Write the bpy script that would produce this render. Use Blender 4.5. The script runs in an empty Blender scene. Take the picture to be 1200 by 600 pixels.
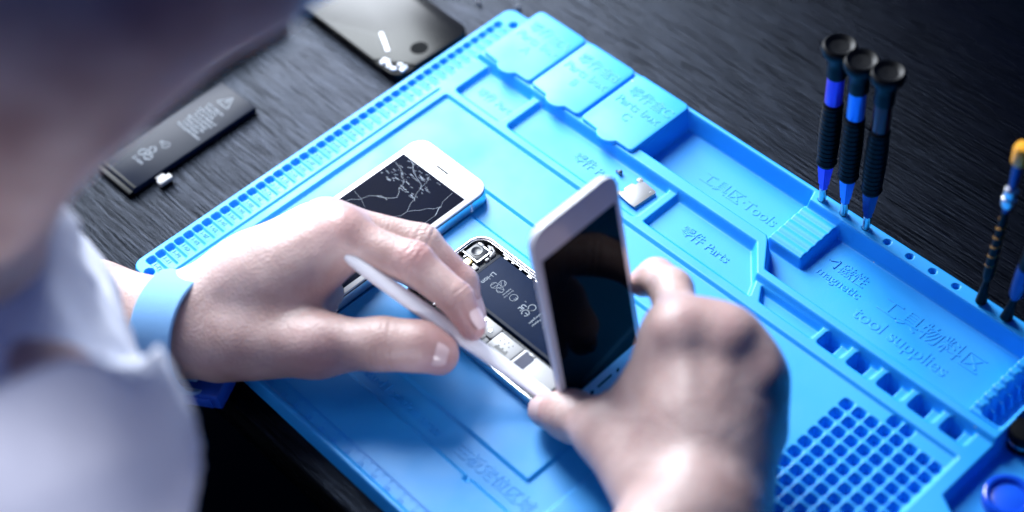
import bpy, bmesh, math, random
import numpy as np
from mathutils import Vector, Matrix
random.seed(7); np.random.seed(7)
MM = 0.001
sc = bpy.context.scene
COL = sc.collection

# ------------------------------------------------------------------ camera (solved from the mat's known size)
CR = np.array([[0.682728954782529, 0.7270916156374466, -0.07224234748972799],
               [0.5192131207476343, -0.5523337016189829, -0.6521849563560491],
               [-0.5141000968144255, 0.4077563788874021, -0.7546097176219688]])
CC = np.array([610.53, -220.54, 691.48]); CF = 1985.95
def at(px, py, z):
    """point of the place at height z (mm) seen at a measured photo position"""
    d = CR.T @ np.array([(px-600)/CF, (py-300)/CF, 1.0])
    return CC + d*((z-CC[2])/d[2])
def atd(px, py, dep):
    return CC + CR.T @ np.array([(px-600)/CF, (py-300)/CF, 1.0])*dep
cam = bpy.data.cameras.new('camera'); camo = bpy.data.objects.new('camera', cam); COL.objects.link(camo)
cm = Matrix(((CR[0][0], -CR[1][0], -CR[2][0], CC[0]*MM), (CR[0][1], -CR[1][1], -CR[2][1], CC[1]*MM),
             (CR[0][2], -CR[1][2], -CR[2][2], CC[2]*MM), (0, 0, 0, 1)))
camo.matrix_world = cm
cam.sensor_width = 36; cam.lens = 36*CF/1200; cam.clip_start = 0.01; cam.clip_end = 50
cam.dof.use_dof = True; cam.dof.focus_distance = 0.895; cam.dof.aperture_fstop = 2.9; cam.dof.aperture_blades = 0
sc.camera = camo

# ------------------------------------------------------------------ materials
def mat(name, col, rough=0.5, metal=0.0, spec=0.5, bump=None, var=None, coat=0.0, sss=0.0, sss_col=None, sheen=0.0):
    """bump=(scale,strength,dist) ; var=(scale, factor) noise variation of colour"""
    m = bpy.data.materials.new(name); m.use_nodes = True
    nt = m.node_tree; b = nt.nodes['Principled BSDF']
    b.inputs['Base Color'].default_value = (*col, 1); b.inputs['Roughness'].default_value = rough
    b.inputs['Metallic'].default_value = metal; b.inputs['Specular IOR Level'].default_value = spec
    b.inputs['Coat Weight'].default_value = coat; b.inputs['Coat Roughness'].default_value = 0.08
    if sheen: b.inputs['Sheen Weight'].default_value = sheen
    if sss:
        b.inputs['Subsurface Weight'].default_value = sss
        b.inputs['Subsurface Radius'].default_value = sss_col or (1, .4, .25)
        b.inputs['Subsurface Scale'].default_value = 0.003
    tc = nt.nodes.new('ShaderNodeTexCoord')
    if var:
        n = nt.nodes.new('ShaderNodeTexNoise'); n.inputs['Scale'].default_value = var[0]; n.inputs['Detail'].default_value = 5
        nt.links.new(tc.outputs['Object'], n.inputs['Vector'])
        r = nt.nodes.new('ShaderNodeMix'); r.data_type = 'RGBA'
        r.inputs[6].default_value = (*[c*(1-var[1]) for c in col], 1); r.inputs[7].default_value = (*[min(1, c*(1+var[1])) for c in col], 1)
        nt.links.new(n.outputs['Fac'], r.inputs[0]); nt.links.new(r.outputs[2], b.inputs['Base Color'])
    if bump:
        n2 = nt.nodes.new('ShaderNodeTexNoise'); n2.inputs['Scale'].default_value = bump[0]; n2.inputs['Detail'].default_value = 6
        nt.links.new(tc.outputs['Object'], n2.inputs['Vector'])
        bp = nt.nodes.new('ShaderNodeBump'); bp.inputs['Strength'].default_value = bump[1]; bp.inputs['Distance'].default_value = bump[2]
        nt.links.new(n2.outputs['Fac'], bp.inputs['Height']); nt.links.new(bp.outputs['Normal'], b.inputs['Normal'])
    return m

def wood_mat():
    m = bpy.data.materials.new('dark_stained_wood'); m.use_nodes = True
    nt = m.node_tree; b = nt.nodes['Principled BSDF']; L = nt.links
    tc = nt.nodes.new('ShaderNodeTexCoord'); mp = nt.nodes.new('ShaderNodeMapping')
    mp.inputs['Rotation'].default_value = (0, 0, math.radians(5)); mp.inputs['Scale'].default_value = (30, 700, 60)
    L.new(tc.outputs['Object'], mp.inputs['Vector'])
    n = nt.nodes.new('ShaderNodeTexNoise'); n.inputs['Scale'].default_value = 1.0; n.inputs['Detail'].default_value = 9; n.inputs['Roughness'].default_value = .62; n.inputs['Distortion'].default_value = .5
    L.new(mp.outputs[0], n.inputs['Vector'])
    mp2 = nt.nodes.new('ShaderNodeMapping'); mp2.inputs['Scale'].default_value = (3, 22, 10); L.new(tc.outputs['Object'], mp2.inputs['Vector'])
    n2 = nt.nodes.new('ShaderNodeTexNoise'); n2.inputs['Scale'].default_value = 1.0; n2.inputs['Detail'].default_value = 4; L.new(mp2.outputs[0], n2.inputs['Vector'])
    r = nt.nodes.new('ShaderNodeValToRGB'); r.color_ramp.elements[0].position = .36; r.color_ramp.elements[1].position = .68
    r.color_ramp.elements[0].color = (0, 0, 0, 1); r.color_ramp.elements[1].color = (1, 1, 1, 1); L.new(n.outputs['Fac'], r.inputs[0])
    mx = nt.nodes.new('ShaderNodeMix'); mx.data_type = 'RGBA'; mx.inputs[6].default_value = (.0002, .0005, .001, 1); mx.inputs[7].default_value = (.0016, .0018, .0030, 1)
    L.new(r.outputs[0], mx.inputs[0])
    mx2 = nt.nodes.new('ShaderNodeMix'); mx2.data_type = 'RGBA'; mx2.blend_type = 'MULTIPLY'; mx2.inputs[0].default_value = .6
    L.new(mx.outputs[2], mx2.inputs[6]); L.new(n2.outputs['Color'], mx2.inputs[7]); L.new(mx2.outputs[2], b.inputs['Base Color'])
    rr = nt.nodes.new('ShaderNodeMapRange'); rr.inputs['To Min'].default_value = .30; rr.inputs['To Max'].default_value = .19; L.new(r.outputs[0], rr.inputs['Value']); L.new(rr.outputs[0], b.inputs['Roughness'])
    bp = nt.nodes.new('ShaderNodeBump'); bp.inputs['Strength'].default_value = .3; bp.inputs['Distance'].default_value = .0008
    L.new(r.outputs[0], bp.inputs['Height']); L.new(bp.outputs[0], b.inputs['Normal'])
    sr = nt.nodes.new('ShaderNodeMapRange'); sr.inputs['To Min'].default_value = .05; sr.inputs['To Max'].default_value = .22; L.new(r.outputs[0], sr.inputs['Value']); L.new(sr.outputs[0], b.inputs['Specular IOR Level']); b.inputs['Specular Tint'].default_value = (.46, .62, 1, 1)
    return m

def skin_mat():
    m = bpy.data.materials.new('skin'); m.use_nodes = True
    nt = m.node_tree; b = nt.nodes['Principled BSDF']; L = nt.links
    tc = nt.nodes.new('ShaderNodeTexCoord')
    n = nt.nodes.new('ShaderNodeTexNoise'); n.inputs['Scale'].default_value = 45; n.inputs['Detail'].default_value = 6; L.new(tc.outputs['Object'], n.inputs['Vector'])
    cr = nt.nodes.new('ShaderNodeValToRGB'); e = cr.color_ramp.elements
    e[0].position = .3; e[0].color = (.40, .255, .232, 1); e[1].position = .72; e[1].color = (.60, .44, .405, 1); L.new(n.outputs['Fac'], cr.inputs[0])
    a = nt.nodes.new('ShaderNodeAttribute'); a.attribute_name = 'flush'
    mx = nt.nodes.new('ShaderNodeMix'); mx.data_type = 'RGBA'; mx.inputs[7].default_value = (.38, .13, .14, 1)
    L.new(a.outputs['Fac'], mx.inputs[0]); L.new(cr.outputs[0], mx.inputs[6]); L.new(mx.outputs[2], b.inputs['Base Color'])
    b.inputs['Roughness'].default_value = .42; b.inputs['Specular IOR Level'].default_value = .45
    b.inputs['Subsurface Weight'].default_value = .25; b.inputs['Subsurface Radius'].default_value = (1, .35, .2); b.inputs['Subsurface Scale'].default_value = .003
    v = nt.nodes.new('ShaderNodeTexVoronoi'); v.inputs['Scale'].default_value = 650; L.new(tc.outputs['Object'], v.inputs['Vector'])
    n3 = nt.nodes.new('ShaderNodeTexNoise'); n3.inputs['Scale'].default_value = 160; n3.inputs['Detail'].default_value = 5; L.new(tc.outputs['Object'], n3.inputs['Vector'])
    ad = nt.nodes.new('ShaderNodeMath'); ad.operation = 'ADD'; L.new(v.outputs['Distance'], ad.inputs[0]); L.new(n3.outputs['Fac'], ad.inputs[1])
    a2 = nt.nodes.new('ShaderNodeAttribute'); a2.attribute_name = 'crease'
    ad2 = nt.nodes.new('ShaderNodeMath'); ad2.operation = 'MULTIPLY_ADD'; ad2.inputs[1].default_value = -3.0; L.new(a2.outputs['Fac'], ad2.inputs[0]); L.new(ad.outputs[0], ad2.inputs[2])
    bp = nt.nodes.new('ShaderNodeBump'); bp.inputs['Strength'].default_value = .5; bp.inputs['Distance'].default_value = .0004
    L.new(ad2.outputs[0], bp.inputs['Height']); L.new(bp.outputs[0], b.inputs['Normal'])
    return m

M = {}
M['silicone'] = mat('blue_silicone', (.012, .325, .82), .46, spec=.5, bump=(900, .12, .0003), var=(14, .07))
def dust(m, amount=.82):
    """sparse pale lint specks and a smudged sheen on the silicone"""
    nt = m.node_tree; L = nt.links; b = nt.nodes['Principled BSDF']
    tc = nt.nodes.new('ShaderNodeTexCoord'); v = nt.nodes.new('ShaderNodeTexVoronoi'); v.inputs['Scale'].default_value = 95; L.new(tc.outputs['Object'], v.inputs['Vector'])
    lt = nt.nodes.new('ShaderNodeMath'); lt.operation = 'LESS_THAN'; lt.inputs[1].default_value = .045; L.new(v.outputs['Distance'], lt.inputs[0])
    sp = nt.nodes.new('ShaderNodeSeparateColor'); L.new(v.outputs['Color'], sp.inputs[0])
    gt = nt.nodes.new('ShaderNodeMath'); gt.operation = 'GREATER_THAN'; gt.inputs[1].default_value = amount; L.new(sp.outputs[0], gt.inputs[0])
    mu = nt.nodes.new('ShaderNodeMath'); mu.operation = 'MULTIPLY'; L.new(lt.outputs[0], mu.inputs[0]); L.new(gt.outputs[0], mu.inputs[1])
    mx = nt.nodes.new('ShaderNodeMix'); mx.data_type = 'RGBA'; mx.inputs[7].default_value = (.45, .55, .62, 1); L.new(mu.outputs[0], mx.inputs[0])
    src = b.inputs['Base Color'].links[0].from_socket; L.new(src, mx.inputs[6]); L.new(mx.outputs[2], b.inputs['Base Color'])
    n = nt.nodes.new('ShaderNodeTexNoise'); n.inputs['Scale'].default_value = 22; n.inputs['Detail'].default_value = 7; L.new(tc.outputs['Object'], n.inputs['Vector'])
    mr = nt.nodes.new('ShaderNodeMapRange'); mr.inputs['From Min'].default_value = .3; mr.inputs['From Max'].default_value = .7; mr.inputs['To Min'].default_value = .38; mr.inputs['To Max'].default_value = .60
    L.new(n.outputs['Fac'], mr.inputs['Value']); L.new(mr.outputs[0], b.inputs['Roughness'])
dust(M['silicone'])
M['silicone_dark'] = mat('glossy_blue_plastic', (.006, .07, .62), .16, spec=.5, coat=.4, var=(60, .1))
M['wood'] = wood_mat()
M['skin'] = skin_mat()
M['nail'] = mat('nail', (.60, .44, .44), .28, spec=.5, var=(200, .05))
M['shirt'] = mat('white_cotton', (.74, .77, .88), .85, spec=.2, bump=(1400, .3, .0004), var=(18, .04), sheen=.2)
M['hair'] = mat('dark_hair', (.004, .003, .003), .6, spec=.1, bump=(500, .9, .002), var=(90, .5))
M['lip'] = mat('lips', (.42, .14, .14), .4, var=(90, .1))
M['trousers'] = mat('dark_denim', (.003, .004, .007), .85, spec=.1, bump=(900, .4, .0006), var=(20, .2))
M['band'] = mat('pale_blue_elastic', (.20, .42, .72), .75, spec=.25, bump=(1500, .6, .0006), var=(25, .06))
M['buckle'] = mat('blue_buckle_plastic', (.008, .07, .45), .3, spec=.5, var=(60, .06))
M['white_glass'] = mat('white_front_glass', (.66, .66, .69), .15, spec=.4, coat=.2, var=(40, .015))
M['white_plastic'] = mat('white_plastic', (.78, .78, .82), .42, spec=.4, bump=(300, .05, .0003), var=(30, .03))
M['glass'] = mat('black_front_glass', (.001, .0015, .003), .24, spec=.24, var=(30, .3))
M['display'] = mat('black_display_glass', (.002, .003, .006), .08, spec=.04, var=(30, .3))
M['display_dull'] = mat('cracked_display', (.0006, .0022, .011), .3, spec=.01, bump=(120, .15, .0004), var=(30, .4))
M['silver'] = mat('brushed_silver', (.78, .78, .80), .3, metal=1.0, bump=(700, .1, .0002), var=(80, .06))
M['shield'] = mat('nickel_shield', (.24, .24, .245), .45, metal=.2, bump=(500, .08, .0002), var=(60, .04))
M['steel'] = mat('steel', (.55, .56, .58), .25, metal=1.0, var=(120, .1))
M['black'] = mat('black_plastic', (.0012, .0016, .0028), .42, spec=.12, bump=(400, .15, .0003), var=(60, .3))
M['hole'] = mat('matt_black_button', (.001, .002, .003), .7, spec=.05, var=(60, .2))
M['rubber'] = mat('black_rubber_grip', (.0014, .0016, .0025), .5, spec=.12, bump=(900, .4, .0004), var=(60, .3))
M['pcb'] = mat('dark_circuit_board', (.004, .009, .022), .45, bump=(600, .5, .0004), var=(260, .7))
M['chip'] = mat('chip_black', (.004, .007, .016), .35, var=(160, .3))
M['batt'] = mat('battery_foil', (.0012, .008, .030), .5, spec=.04, bump=(70, .3, .0008), var=(26, .25))
M['batt_loose'] = mat('battery_wrap', (.0025, .006, .018), .34, spec=.08, bump=(60, .2, .0006), var=(22, .2))
M['print'] = mat('white_print', (.20, .235, .28), .6, var=(60, .08))
M['gold'] = mat('gold_contacts', (.80, .62, .30), .35, metal=1.0, var=(100, .1))
M['navy'] = mat('navy_pad', (.003, .009, .045), .6, var=(60, .15))
M['crackline'] = mat('crack_glass', (.10, .14, .22), .3, spec=.4, var=(300, .4))
M['glue'] = mat('broken_glass', (.75, .78, .85), .2, spec=.6, bump=(400, .8, .001), var=(200, .2))
M['violet'] = mat('violet_anodised', (.10, .06, .72), .28, metal=.35, var=(80, .08))
M['sky'] = mat('sky_blue_anodised', (.03, .26, .88), .28, metal=.35, var=(80, .08))
M['maroon'] = mat('maroon_anodised', (.06, .006, .012), .3, metal=.35, var=(80, .1))
M['bluecol'] = mat('deep_blue_anodised', (.01, .05, .25), .3, metal=.35, var=(80, .1))
M['orange'] = mat('amber_plastic', (.95, .42, .03), .35, spec=.5, var=(60, .05))
M['brass'] = mat('worn_brass', (.45, .22, .05), .35, metal=.8, var=(90, .35))

# ------------------------------------------------------------------ object helpers
def meta(o, label=None, cat=None, group=None, kind=None):
    if label: o['label'] = label
    if cat: o['category'] = cat
    if group: o['group'] = group
    if kind: o['kind'] = kind
    return o
def empty(name, loc=(0, 0, 0), rot=None, label=None, cat=None, group=None):
    o = bpy.data.objects.new(name, None); COL.objects.link(o); o.empty_display_size = .01
    if rot is not None: o.matrix_world = Matrix.Translation(Vector(loc)*MM) @ rot.to_4x4()
    else: o.location = Vector(loc)*MM
    return meta(o, label, cat, group)
def mesh_obj(name, V, F, m, parent=None, smooth=True, angle=40):
    me = bpy.data.meshes.new(name)
    V = np.asarray(V, float)*MM
    me.from_pydata(V.tolist(), [], [tuple(int(i) for i in f) for f in F]); me.update()
    return link(name, me, m, parent, smooth, angle)
def link(name, me, m, parent=None, smooth=True, angle=40):
    if m is not None: me.materials.append(m)
    if smooth:
        me.polygons.foreach_set('use_smooth', [True]*len(me.polygons))
        if angle:
            try: me.set_sharp_from_angle(angle=math.radians(angle))
            except Exception: pass
    o = bpy.data.objects.new(name, me); COL.objects.link(o)
    if parent is not None: o.parent = parent
    return o
class MB:
    """collects shapes (mm) into one mesh"""
    def __init__(s): s.bm = bmesh.new()
    def add(s, V, F, T=None):
        vs = [s.bm.verts.new((T @ Vector(v)) if T else Vector(v)) for v in V]
        for f in F:
            try: s.bm.faces.new([vs[i] for i in f])
            except ValueError: pass
        return s
    def box(s, x0, x1, y0, y1, z0, z1, bev=0, T=None, seg=2):
        b = bmesh.new()
        r = bmesh.ops.create_cube(b, size=1)
        for v in b.verts:
            v.co = Vector(((x0+x1)/2+v.co.x*(x1-x0), (y0+y1)/2+v.co.y*(y1-y0), (z0+z1)/2+v.co.z*(z1-z0)))
        if bev: bmesh.ops.bevel(b, geom=b.edges[:], offset=bev, segments=seg, affect='EDGES', profile=.5)
        return s.merge(b, T)
    def merge(s, b, T=None):
        b.verts.index_update(); V = [v.co.copy() for v in b.verts]; F = [[v.index for v in f.verts] for f in b.faces]
        b.free(); return s.add(V, F, T)
    def prism(s, pts, z0, z1, bev=0, T=None, seg=2):
        """closed outline extruded in z, top edge rounded by bev"""
        n = len(pts); P = np.array(pts, float)
        rings = [(0, z0)]
        if bev:
            for k in range(seg+1):
                a = k/seg*math.pi/2; rings.append((bev*(1-math.cos(a)), z1-bev+bev*math.sin(a)))
        else: rings.append((0, z1))
        nx = np.roll(P, -1, 0)-np.roll(P, 1, 0); nx /= np.linalg.norm(nx, axis=1)[:, None]+1e-9
        inn = np.stack([-nx[:, 1], nx[:, 0]], 1)
        V = []; F = []
        for (o, z) in rings:
            for p, q in zip(P, inn): V.append((*(p+q*o), z))
        R = len(rings)
        for r in range(R-1):
            for i in range(n):
                j = (i+1) % n; F.append((r*n+i, r*n+j, (r+1)*n+j, (r+1)*n+i))
        F.append(tuple(range(n-1, -1, -1))); F.append(tuple((R-1)*n+i for i in range(n)))
        return s.add(V, F, T)
    def lathe(s, prof, T=None, n=28):
        """prof: (r,z) bottom to top"""
        V = []; F = []
        for r, z in prof:
            for k in range(n):
                a = 2*math.pi*k/n; V.append((r*math.cos(a), r*math.sin(a), z))
        for i in range(len(prof)-1):
            for k in range(n):
                j = (k+1) % n; F.append((i*n+k, i*n+j, (i+1)*n+j, (i+1)*n+k))
        F.append(tuple(range(n-1, -1, -1))); F.append(tuple((len(prof)-1)*n+k for k in range(n)))
        return s.add(V, F, T)
    def strip(s, pts, w, z, th=.05, T=None):
        """flat printed / cracked line, width w, slight thickness"""
        for a, b in zip(pts[:-1], pts[1:]):
            a = np.array(a, float); b = np.array(b, float); d = b-a; L = np.linalg.norm(d)
            if L < 1e-6: continue
            d /= L; nn = np.array([-d[1], d[0]])*w/2; e = d*w*.3
            q = [a-e-nn, b+e-nn, b+e+nn, a-e+nn]
            s.add([(*p, z) for p in q]+[(*p, z+th) for p in q], [(4, 5, 6, 7), (0, 1, 5, 4), (1, 2, 6, 5), (2, 3, 7, 6), (3, 0, 4, 7)], T)
        return s
    def tube(s, pts, radii, n=14, T=None):
        pts = [np.array(p, float) for p in pts]; V = []; F = []
        up = np.array([0, 0, 1.0])
        for i, p in enumerate(pts):
            d = pts[min(i+1, len(pts)-1)]-pts[max(i-1, 0)]; d /= np.linalg.norm(d)
            u = np.cross(up if abs(d[2]) < .95 else np.array([1.0, 0, 0]), d); u /= np.linalg.norm(u); v = np.cross(d, u)
            for k in range(n):
                a = 2*math.pi*k/n; V.append(p+radii[i]*(math.cos(a)*u+math.sin(a)*v))
        for i in range(len(pts)-1):
            for k in range(n):
                j = (k+1) % n; F.append((i*n+k, i*n+j, (i+1)*n+j, (i+1)*n+k))
        F.append(tuple(range(n-1, -1, -1))); F.append(tuple((len(pts)-1)*n+k for k in range(n)))
        return s.add(V, F, T)
    def build(s, name, m, parent=None, smooth=True, angle=35):
        me = bpy.data.meshes.new(name)
        bmesh.ops.scale(s.bm, vec=(MM, MM, MM), verts=s.bm.verts[:])
        bmesh.ops.recalc_face_normals(s.bm, faces=s.bm.faces[:])
        s.bm.to_mesh(me); s.bm.free()
        return link(name, me, m, parent, smooth, angle)
def rrect(x0, x1, y0, y1, r, n=8):
    out = []
    for cx, cy, a0 in ((x1-r, y1-r, 0), (x0+r, y1-r, 90), (x0+r, y0+r, 180), (x1-r, y0+r, 270)):
        for k in range(n+1):
            a = math.radians(a0+90*k/n); out.append((cx+r*math.cos(a), cy+r*math.sin(a)))
    return out
def Tr(x=0, y=0, z=0, rz=0, rx=0, ry=0):
    return Matrix.Translation((x, y, z)) @ Matrix.Rotation(math.radians(rz), 4, 'Z') @ Matrix.Rotation(math.radians(ry), 4, 'Y') @ Matrix.Rotation(math.radians(rx), 4, 'X')
def text_geo(s, size, ext=.3, bev=.12, align='LEFT'):
    """letters as mesh data (mm)"""
    cu = bpy.data.curves.new('t', 'FONT'); cu.body = s; cu.size = size*1.38; cu.align_x = align; cu.extrude = ext; cu.bevel_depth = bev; cu.bevel_resolution = 1; cu.resolution_u = 3
    o = bpy.data.objects.new('t', cu); COL.objects.link(o)
    bpy.context.view_layer.update()
    dg = bpy.context.evaluated_depsgraph_get(); ev = o.evaluated_get(dg); me = ev.to_mesh()
    V = [tuple(v.co) for v in me.vertices]; F = [tuple(p.vertices) for p in me.polygons]
    ev.to_mesh_clear(); bpy.data.objects.remove(o); bpy.data.curves.remove(cu)
    return V, F
def add_text(mb, s, size, x, y, z, rz=0, ext=.3, bev=.12, align='LEFT'):
    V, F = text_geo(s, size, ext, bev, align)
    return mb.add(V, F, Tr(x, y, z, rz))

# ------------------------------------------------------------------ signed-distance helpers for the moulded mat
def sd_rect(X, Y, x0, x1, y0, y1, r=0):
    qx = np.abs(X-(x0+x1)/2)-(x1-x0)/2+r; qy = np.abs(Y-(y0+y1)/2)-(y1-y0)/2+r
    return np.hypot(np.maximum(qx, 0), np.maximum(qy, 0))+np.minimum(np.maximum(qx, qy), 0)-r
def sd_poly(X, Y, P):
    d = np.full(X.shape, 1e9, np.float32); ins = np.zeros(X.shape, bool); n = len(P)
    for i in range(n):
        ax, ay = P[i]; bx, by = P[(i+1) % n]; ex, ey = bx-ax, by-ay
        t = np.clip(((X-ax)*ex+(Y-ay)*ey)/(ex*ex+ey*ey), 0, 1)
        d = np.minimum(d, np.hypot(X-ax-t*ex, Y-ay-t*ey))
        c = ((ay > Y) != (by > Y)) & (X < (bx-ax)*(Y-ay)/((by-ay) if by != ay else 1e-9)+ax)
        ins ^= c
    return np.where(ins, -d, d)
STEP = .5
gx = np.arange(-1.0, 452.01, STEP, dtype=np.float32); gy = np.arange(-1.5, 293.01, STEP, dtype=np.float32)
GX, GY = np.meshgrid(gx, gy, indexing='xy')
H = np.full(GX.shape, 11.5, np.float32)
def region(x0, x1, y0, y1):
    i0, i1 = np.searchsorted(gx, (x0-6, x1+6)); j0, j1 = np.searchsorted(gy, (y0-6, y1+6)); return slice(j0, j1), slice(i0, i1)
def level(sd, s, z, w=1.0, mode=None):
    t = np.clip(.5-sd/w, 0, 1); t = t*t*(3-2*t)
    H[s] = H[s]*(1-t)+z*t
def rect(x0, x1, y0, y1, z, r=1.0, w=1.0):
    s = region(x0, x1, y0, y1); level(sd_rect(GX[s], GY[s], x0, x1, y0, y1, r), s, z, w)
def poly(P, z, w=1.0, grow=0):
    P = np.array(P, float); s = region(P[:, 0].min(), P[:, 0].max(), P[:, 1].min(), P[:, 1].max())
    level(sd_poly(GX[s], GY[s], P.tolist())-grow, s, z, w)
# high rim with the tool trays: rises above the flat frame
poly([(19, 239.5), (142, 239.5), (236, 240), (250.5, 223.6), (401, 223.6), (401, 293), (19, 293)], 15, 1.6)
# number strip
SLOT = [(4.4+6.267*n) for n in range(1, 43)]
for yc in SLOT:
    rect(4.4, 19.2, yc-2.35, yc+2.35, 10.7, .9, .7)
    rect(4.8, 7.8, yc-2.1, yc+2.1, 8.2, .5, .8)
for hx, hy in ((12.8, 4.7), (13.9, 273.4)):
    s = region(hx-4, hx+4, hy-4, hy+4); level(np.hypot(GX[s]-hx, GY[s]-hy)-2.2, s, 5, .8)
rect(21.9, 23.0, 8, 206.4, 10.4, .4, .7)
# working area, board area and raised pad
rect(28.6, 392.5, 3.6, 206, 9.5, 1.5, 1.3)
rect(72, 273.9, 37.5, 171, 8.0, 1.5, 1.0)
rect(107.4, 255, 56, 153, 9.5, 1.0, .9)
rect(231.5, 234, 35.2, 38.2, 8.0, .4, .8)
# parts trays
def tray(x0, x1, y0, y1, z, r=2.0, draft=2.2): rect(x0+draft/2, x1-draft/2, y0+draft/2, y1-draft/2, z, r, draft)
tray(29.0, 68.5, 211.2, 239.5, 8.0)
tray(72.8, 176, 211.2, 239.8, 8.0)
poly([(181.6, 213), (255.5, 213), (251.5, 221.5), (235.5, 239), (181.6, 239)], 8.0, 2.0)
# boxes under the lids, tools tray, big supplies tray
for bx0, bx1 in ((24, 59.5), (65, 98.5), (106, 141.5)): rect(bx0, bx1, 247.5, 287, 3.0, 2, 1.6)
poly([(144.6, 248.6), (237.2, 248.6), (240, 246.5), (252.6, 230), (397, 230), (397, 281), (236.5, 281), (234.5, 287.2), (144.6, 287.2)], 2.0, 1.6)
# stepped magnetic rest
s = region(234, 260, 248, 282)
stair = 8.5+.9*np.abs(np.sin((GY-252)/5.6*math.pi))+.04*(GY-250)
t = np.clip(.5-sd_rect(GX, GY, 234.6, 258.4, 250.6, 281.5, .8)/1.2, 0, 1)[s]; H[s] = H[s]*(1-t)+np.maximum(H[s]*0, stair[s])*t
# frame between supplies tray and right end, comb teeth and slot
rect(378.5, 398, 231, 281.2, 11.5, 1, 1.2)
for k in range(7): rect(379.2, 384.8, 235.2+k*6.6, 239.6+k*6.6, 13.6, 1.6, 1.2)
rect(385.8, 396, 234, 280, 1.5, 1.5, 1.4)
for k in range(7): rect(385, 389.5, 239.4+k*6.6, 241.4+k*6.6, 9.5, .8, 1.2)
# screwdriver holes
for hx in (242, 256.9, 271.7, 286, 300.5, 315.1, 329.7, 344.6, 359.3):
    s = region(hx-4, hx+4, 283, 291); level(np.hypot(GX[s]-hx, GY[s]-286.4)-1.25, s, 5, .8)
# trough with square holes
poly([(257.5, 221.5), (263, 213.6), (296.3, 213.6), (296.3, 221.8)], 7.5, 1.6)
for k in range(5):
    x = 300.8+18.85*k
    rect(x, x+14, 213.2, 222.4, 8.3, 1.4, 1.6)
    rect(x+.4, x+8, 213.6, 221.6, .3, 1, 1.2)
# square hole grid
for i, gxx in enumerate((335, 342.9, 350.4, 358.0, 365.7, 373.6, 381.2, 388.0)):
    for j in range(-1 if i in (3, 4) else 0, 19):
        y = 194.8-7.65*j
        rect(gxx-2.5, gxx+2.5, y-2.5, y+2.5, 4.6, 1.1, 1.0)
# right end: low recess beside the frame, frame below it
poly([(401.3, 184.6), (412, 178.5), (446, 178.5), (446, 232), (440, 238), (401.3, 238)], 3.0, 1.6)
rect(404, 440, 120, 172, 6.0, 2, 1.4)
# outline
out = [(0, 3.5), (1.0, 1.0), (3.5, 0), (452, 0)] if False else None
sd_o = np.minimum(sd_rect(GX, GY, 0, 60, 0, 284, 7), sd_rect(GX, GY, 19, 400.6, 0, 291.4, 3))
sd_o = np.minimum(sd_o, sd_rect(GX, GY, 380, 450, 0, 241, 4))
sd_o = np.minimum(sd_o, sd_rect(GX, GY, 3, 450, 0, 200, 3))
edge = np.clip(sd_o+1.2, 0, 1.2)/1.2            # rounded shoulder of the rim
H -= (1-np.sqrt(np.clip(1-edge*edge, 0, 1)))*1.2
t = np.clip(.5-sd_o/.7, 0, 1); H = H*t+(-1.0)*(1-t)
# soften like a moulding
def blur(A):
    B = A.copy(); B[1:-1] = .25*A[:-2]+.5*A[1:-1]+.25*A[2:]; C = B.copy(); C[:, 1:-1] = .25*B[:, :-2]+.5*B[:, 1:-1]+.25*B[:, 2:]; return C
H = blur(H)

repair_mat = empty('repair_mat', (0, 0, 0), None, 'large light blue silicone repair mat with moulded trays and three lidded boxes on the table', 'work mat')
# the relief is cut along flat ground into its parts
def part_id(x, y):
    p = np.zeros(x.shape, int)
    p[(x < 25.5)] = 1                                             # number strip
    p[(x >= 25.5) & (y < 15.5) & (x < 400)] = 2                   # ruler border
    p[(x > 70) & (x < 276) & (y > 36) & (y < 173)] = 3            # board area
    p[(x > 105) & (x < 257.5) & (y > 53.5) & (y < 155)] = 4       # raised pad
    p[(x > 330.5) & (x < 391.2) & (y > 40) & (y < 205)] = 5       # hole grid
    hi = (y >= 208.6) & (x < 400.6)
    p[hi & (x >= 25.5)] = 6
    p[hi & (x > 27) & (x < 70.6) & (y < 240)] = 7
    p[hi & (x >= 70.6) & (x < 178.5) & (y < 240)] = 8
    p[hi & (x >= 178.5) & (x < 240) & (y < 240)] = 9
    p[hi & (x >= 254) & (x < 399) & (y < 223.6) & (y > 210)] = 10
    p[(x > 142.9) & (x < 233.5) & (y > 244) & (y < 289)] = 11
    p[(x >= 233.5) & (x < 259.4) & (y > 249.2) & (y < 282.5)] = 12
    p[(x >= 259.4) & (x < 377) & (y > 226.7) & (y < 283)] = 13
    p[(x >= 377) & (x < 398) & (y > 226.7) & (y < 283)] = 14
    p[(x >= 400.6)] = 15
    return p
PN = ['work_surface', 'number_strip', 'ruler_border', 'board_area', 'raised_pad', 'hole_grid', 'tray_rim', 'small_parts_tray', 'long_parts_tray', 'slanted_parts_tray',
      'trough', 'tools_tray', 'stepped_rest', 'supplies_tray', 'comb_rack', 'end_recess']
ny, nx_ = H.shape
pid = part_id((GX[:-1, :-1]+STEP/2), (GY[:-1, :-1]+STEP/2))
hmax = np.maximum(np.maximum(H[:-1, :-1], H[1:, :-1]), np.maximum(H[:-1, 1:], H[1:, 1:]))
idx = np.arange(ny*nx_).reshape(ny, nx_)
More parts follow.
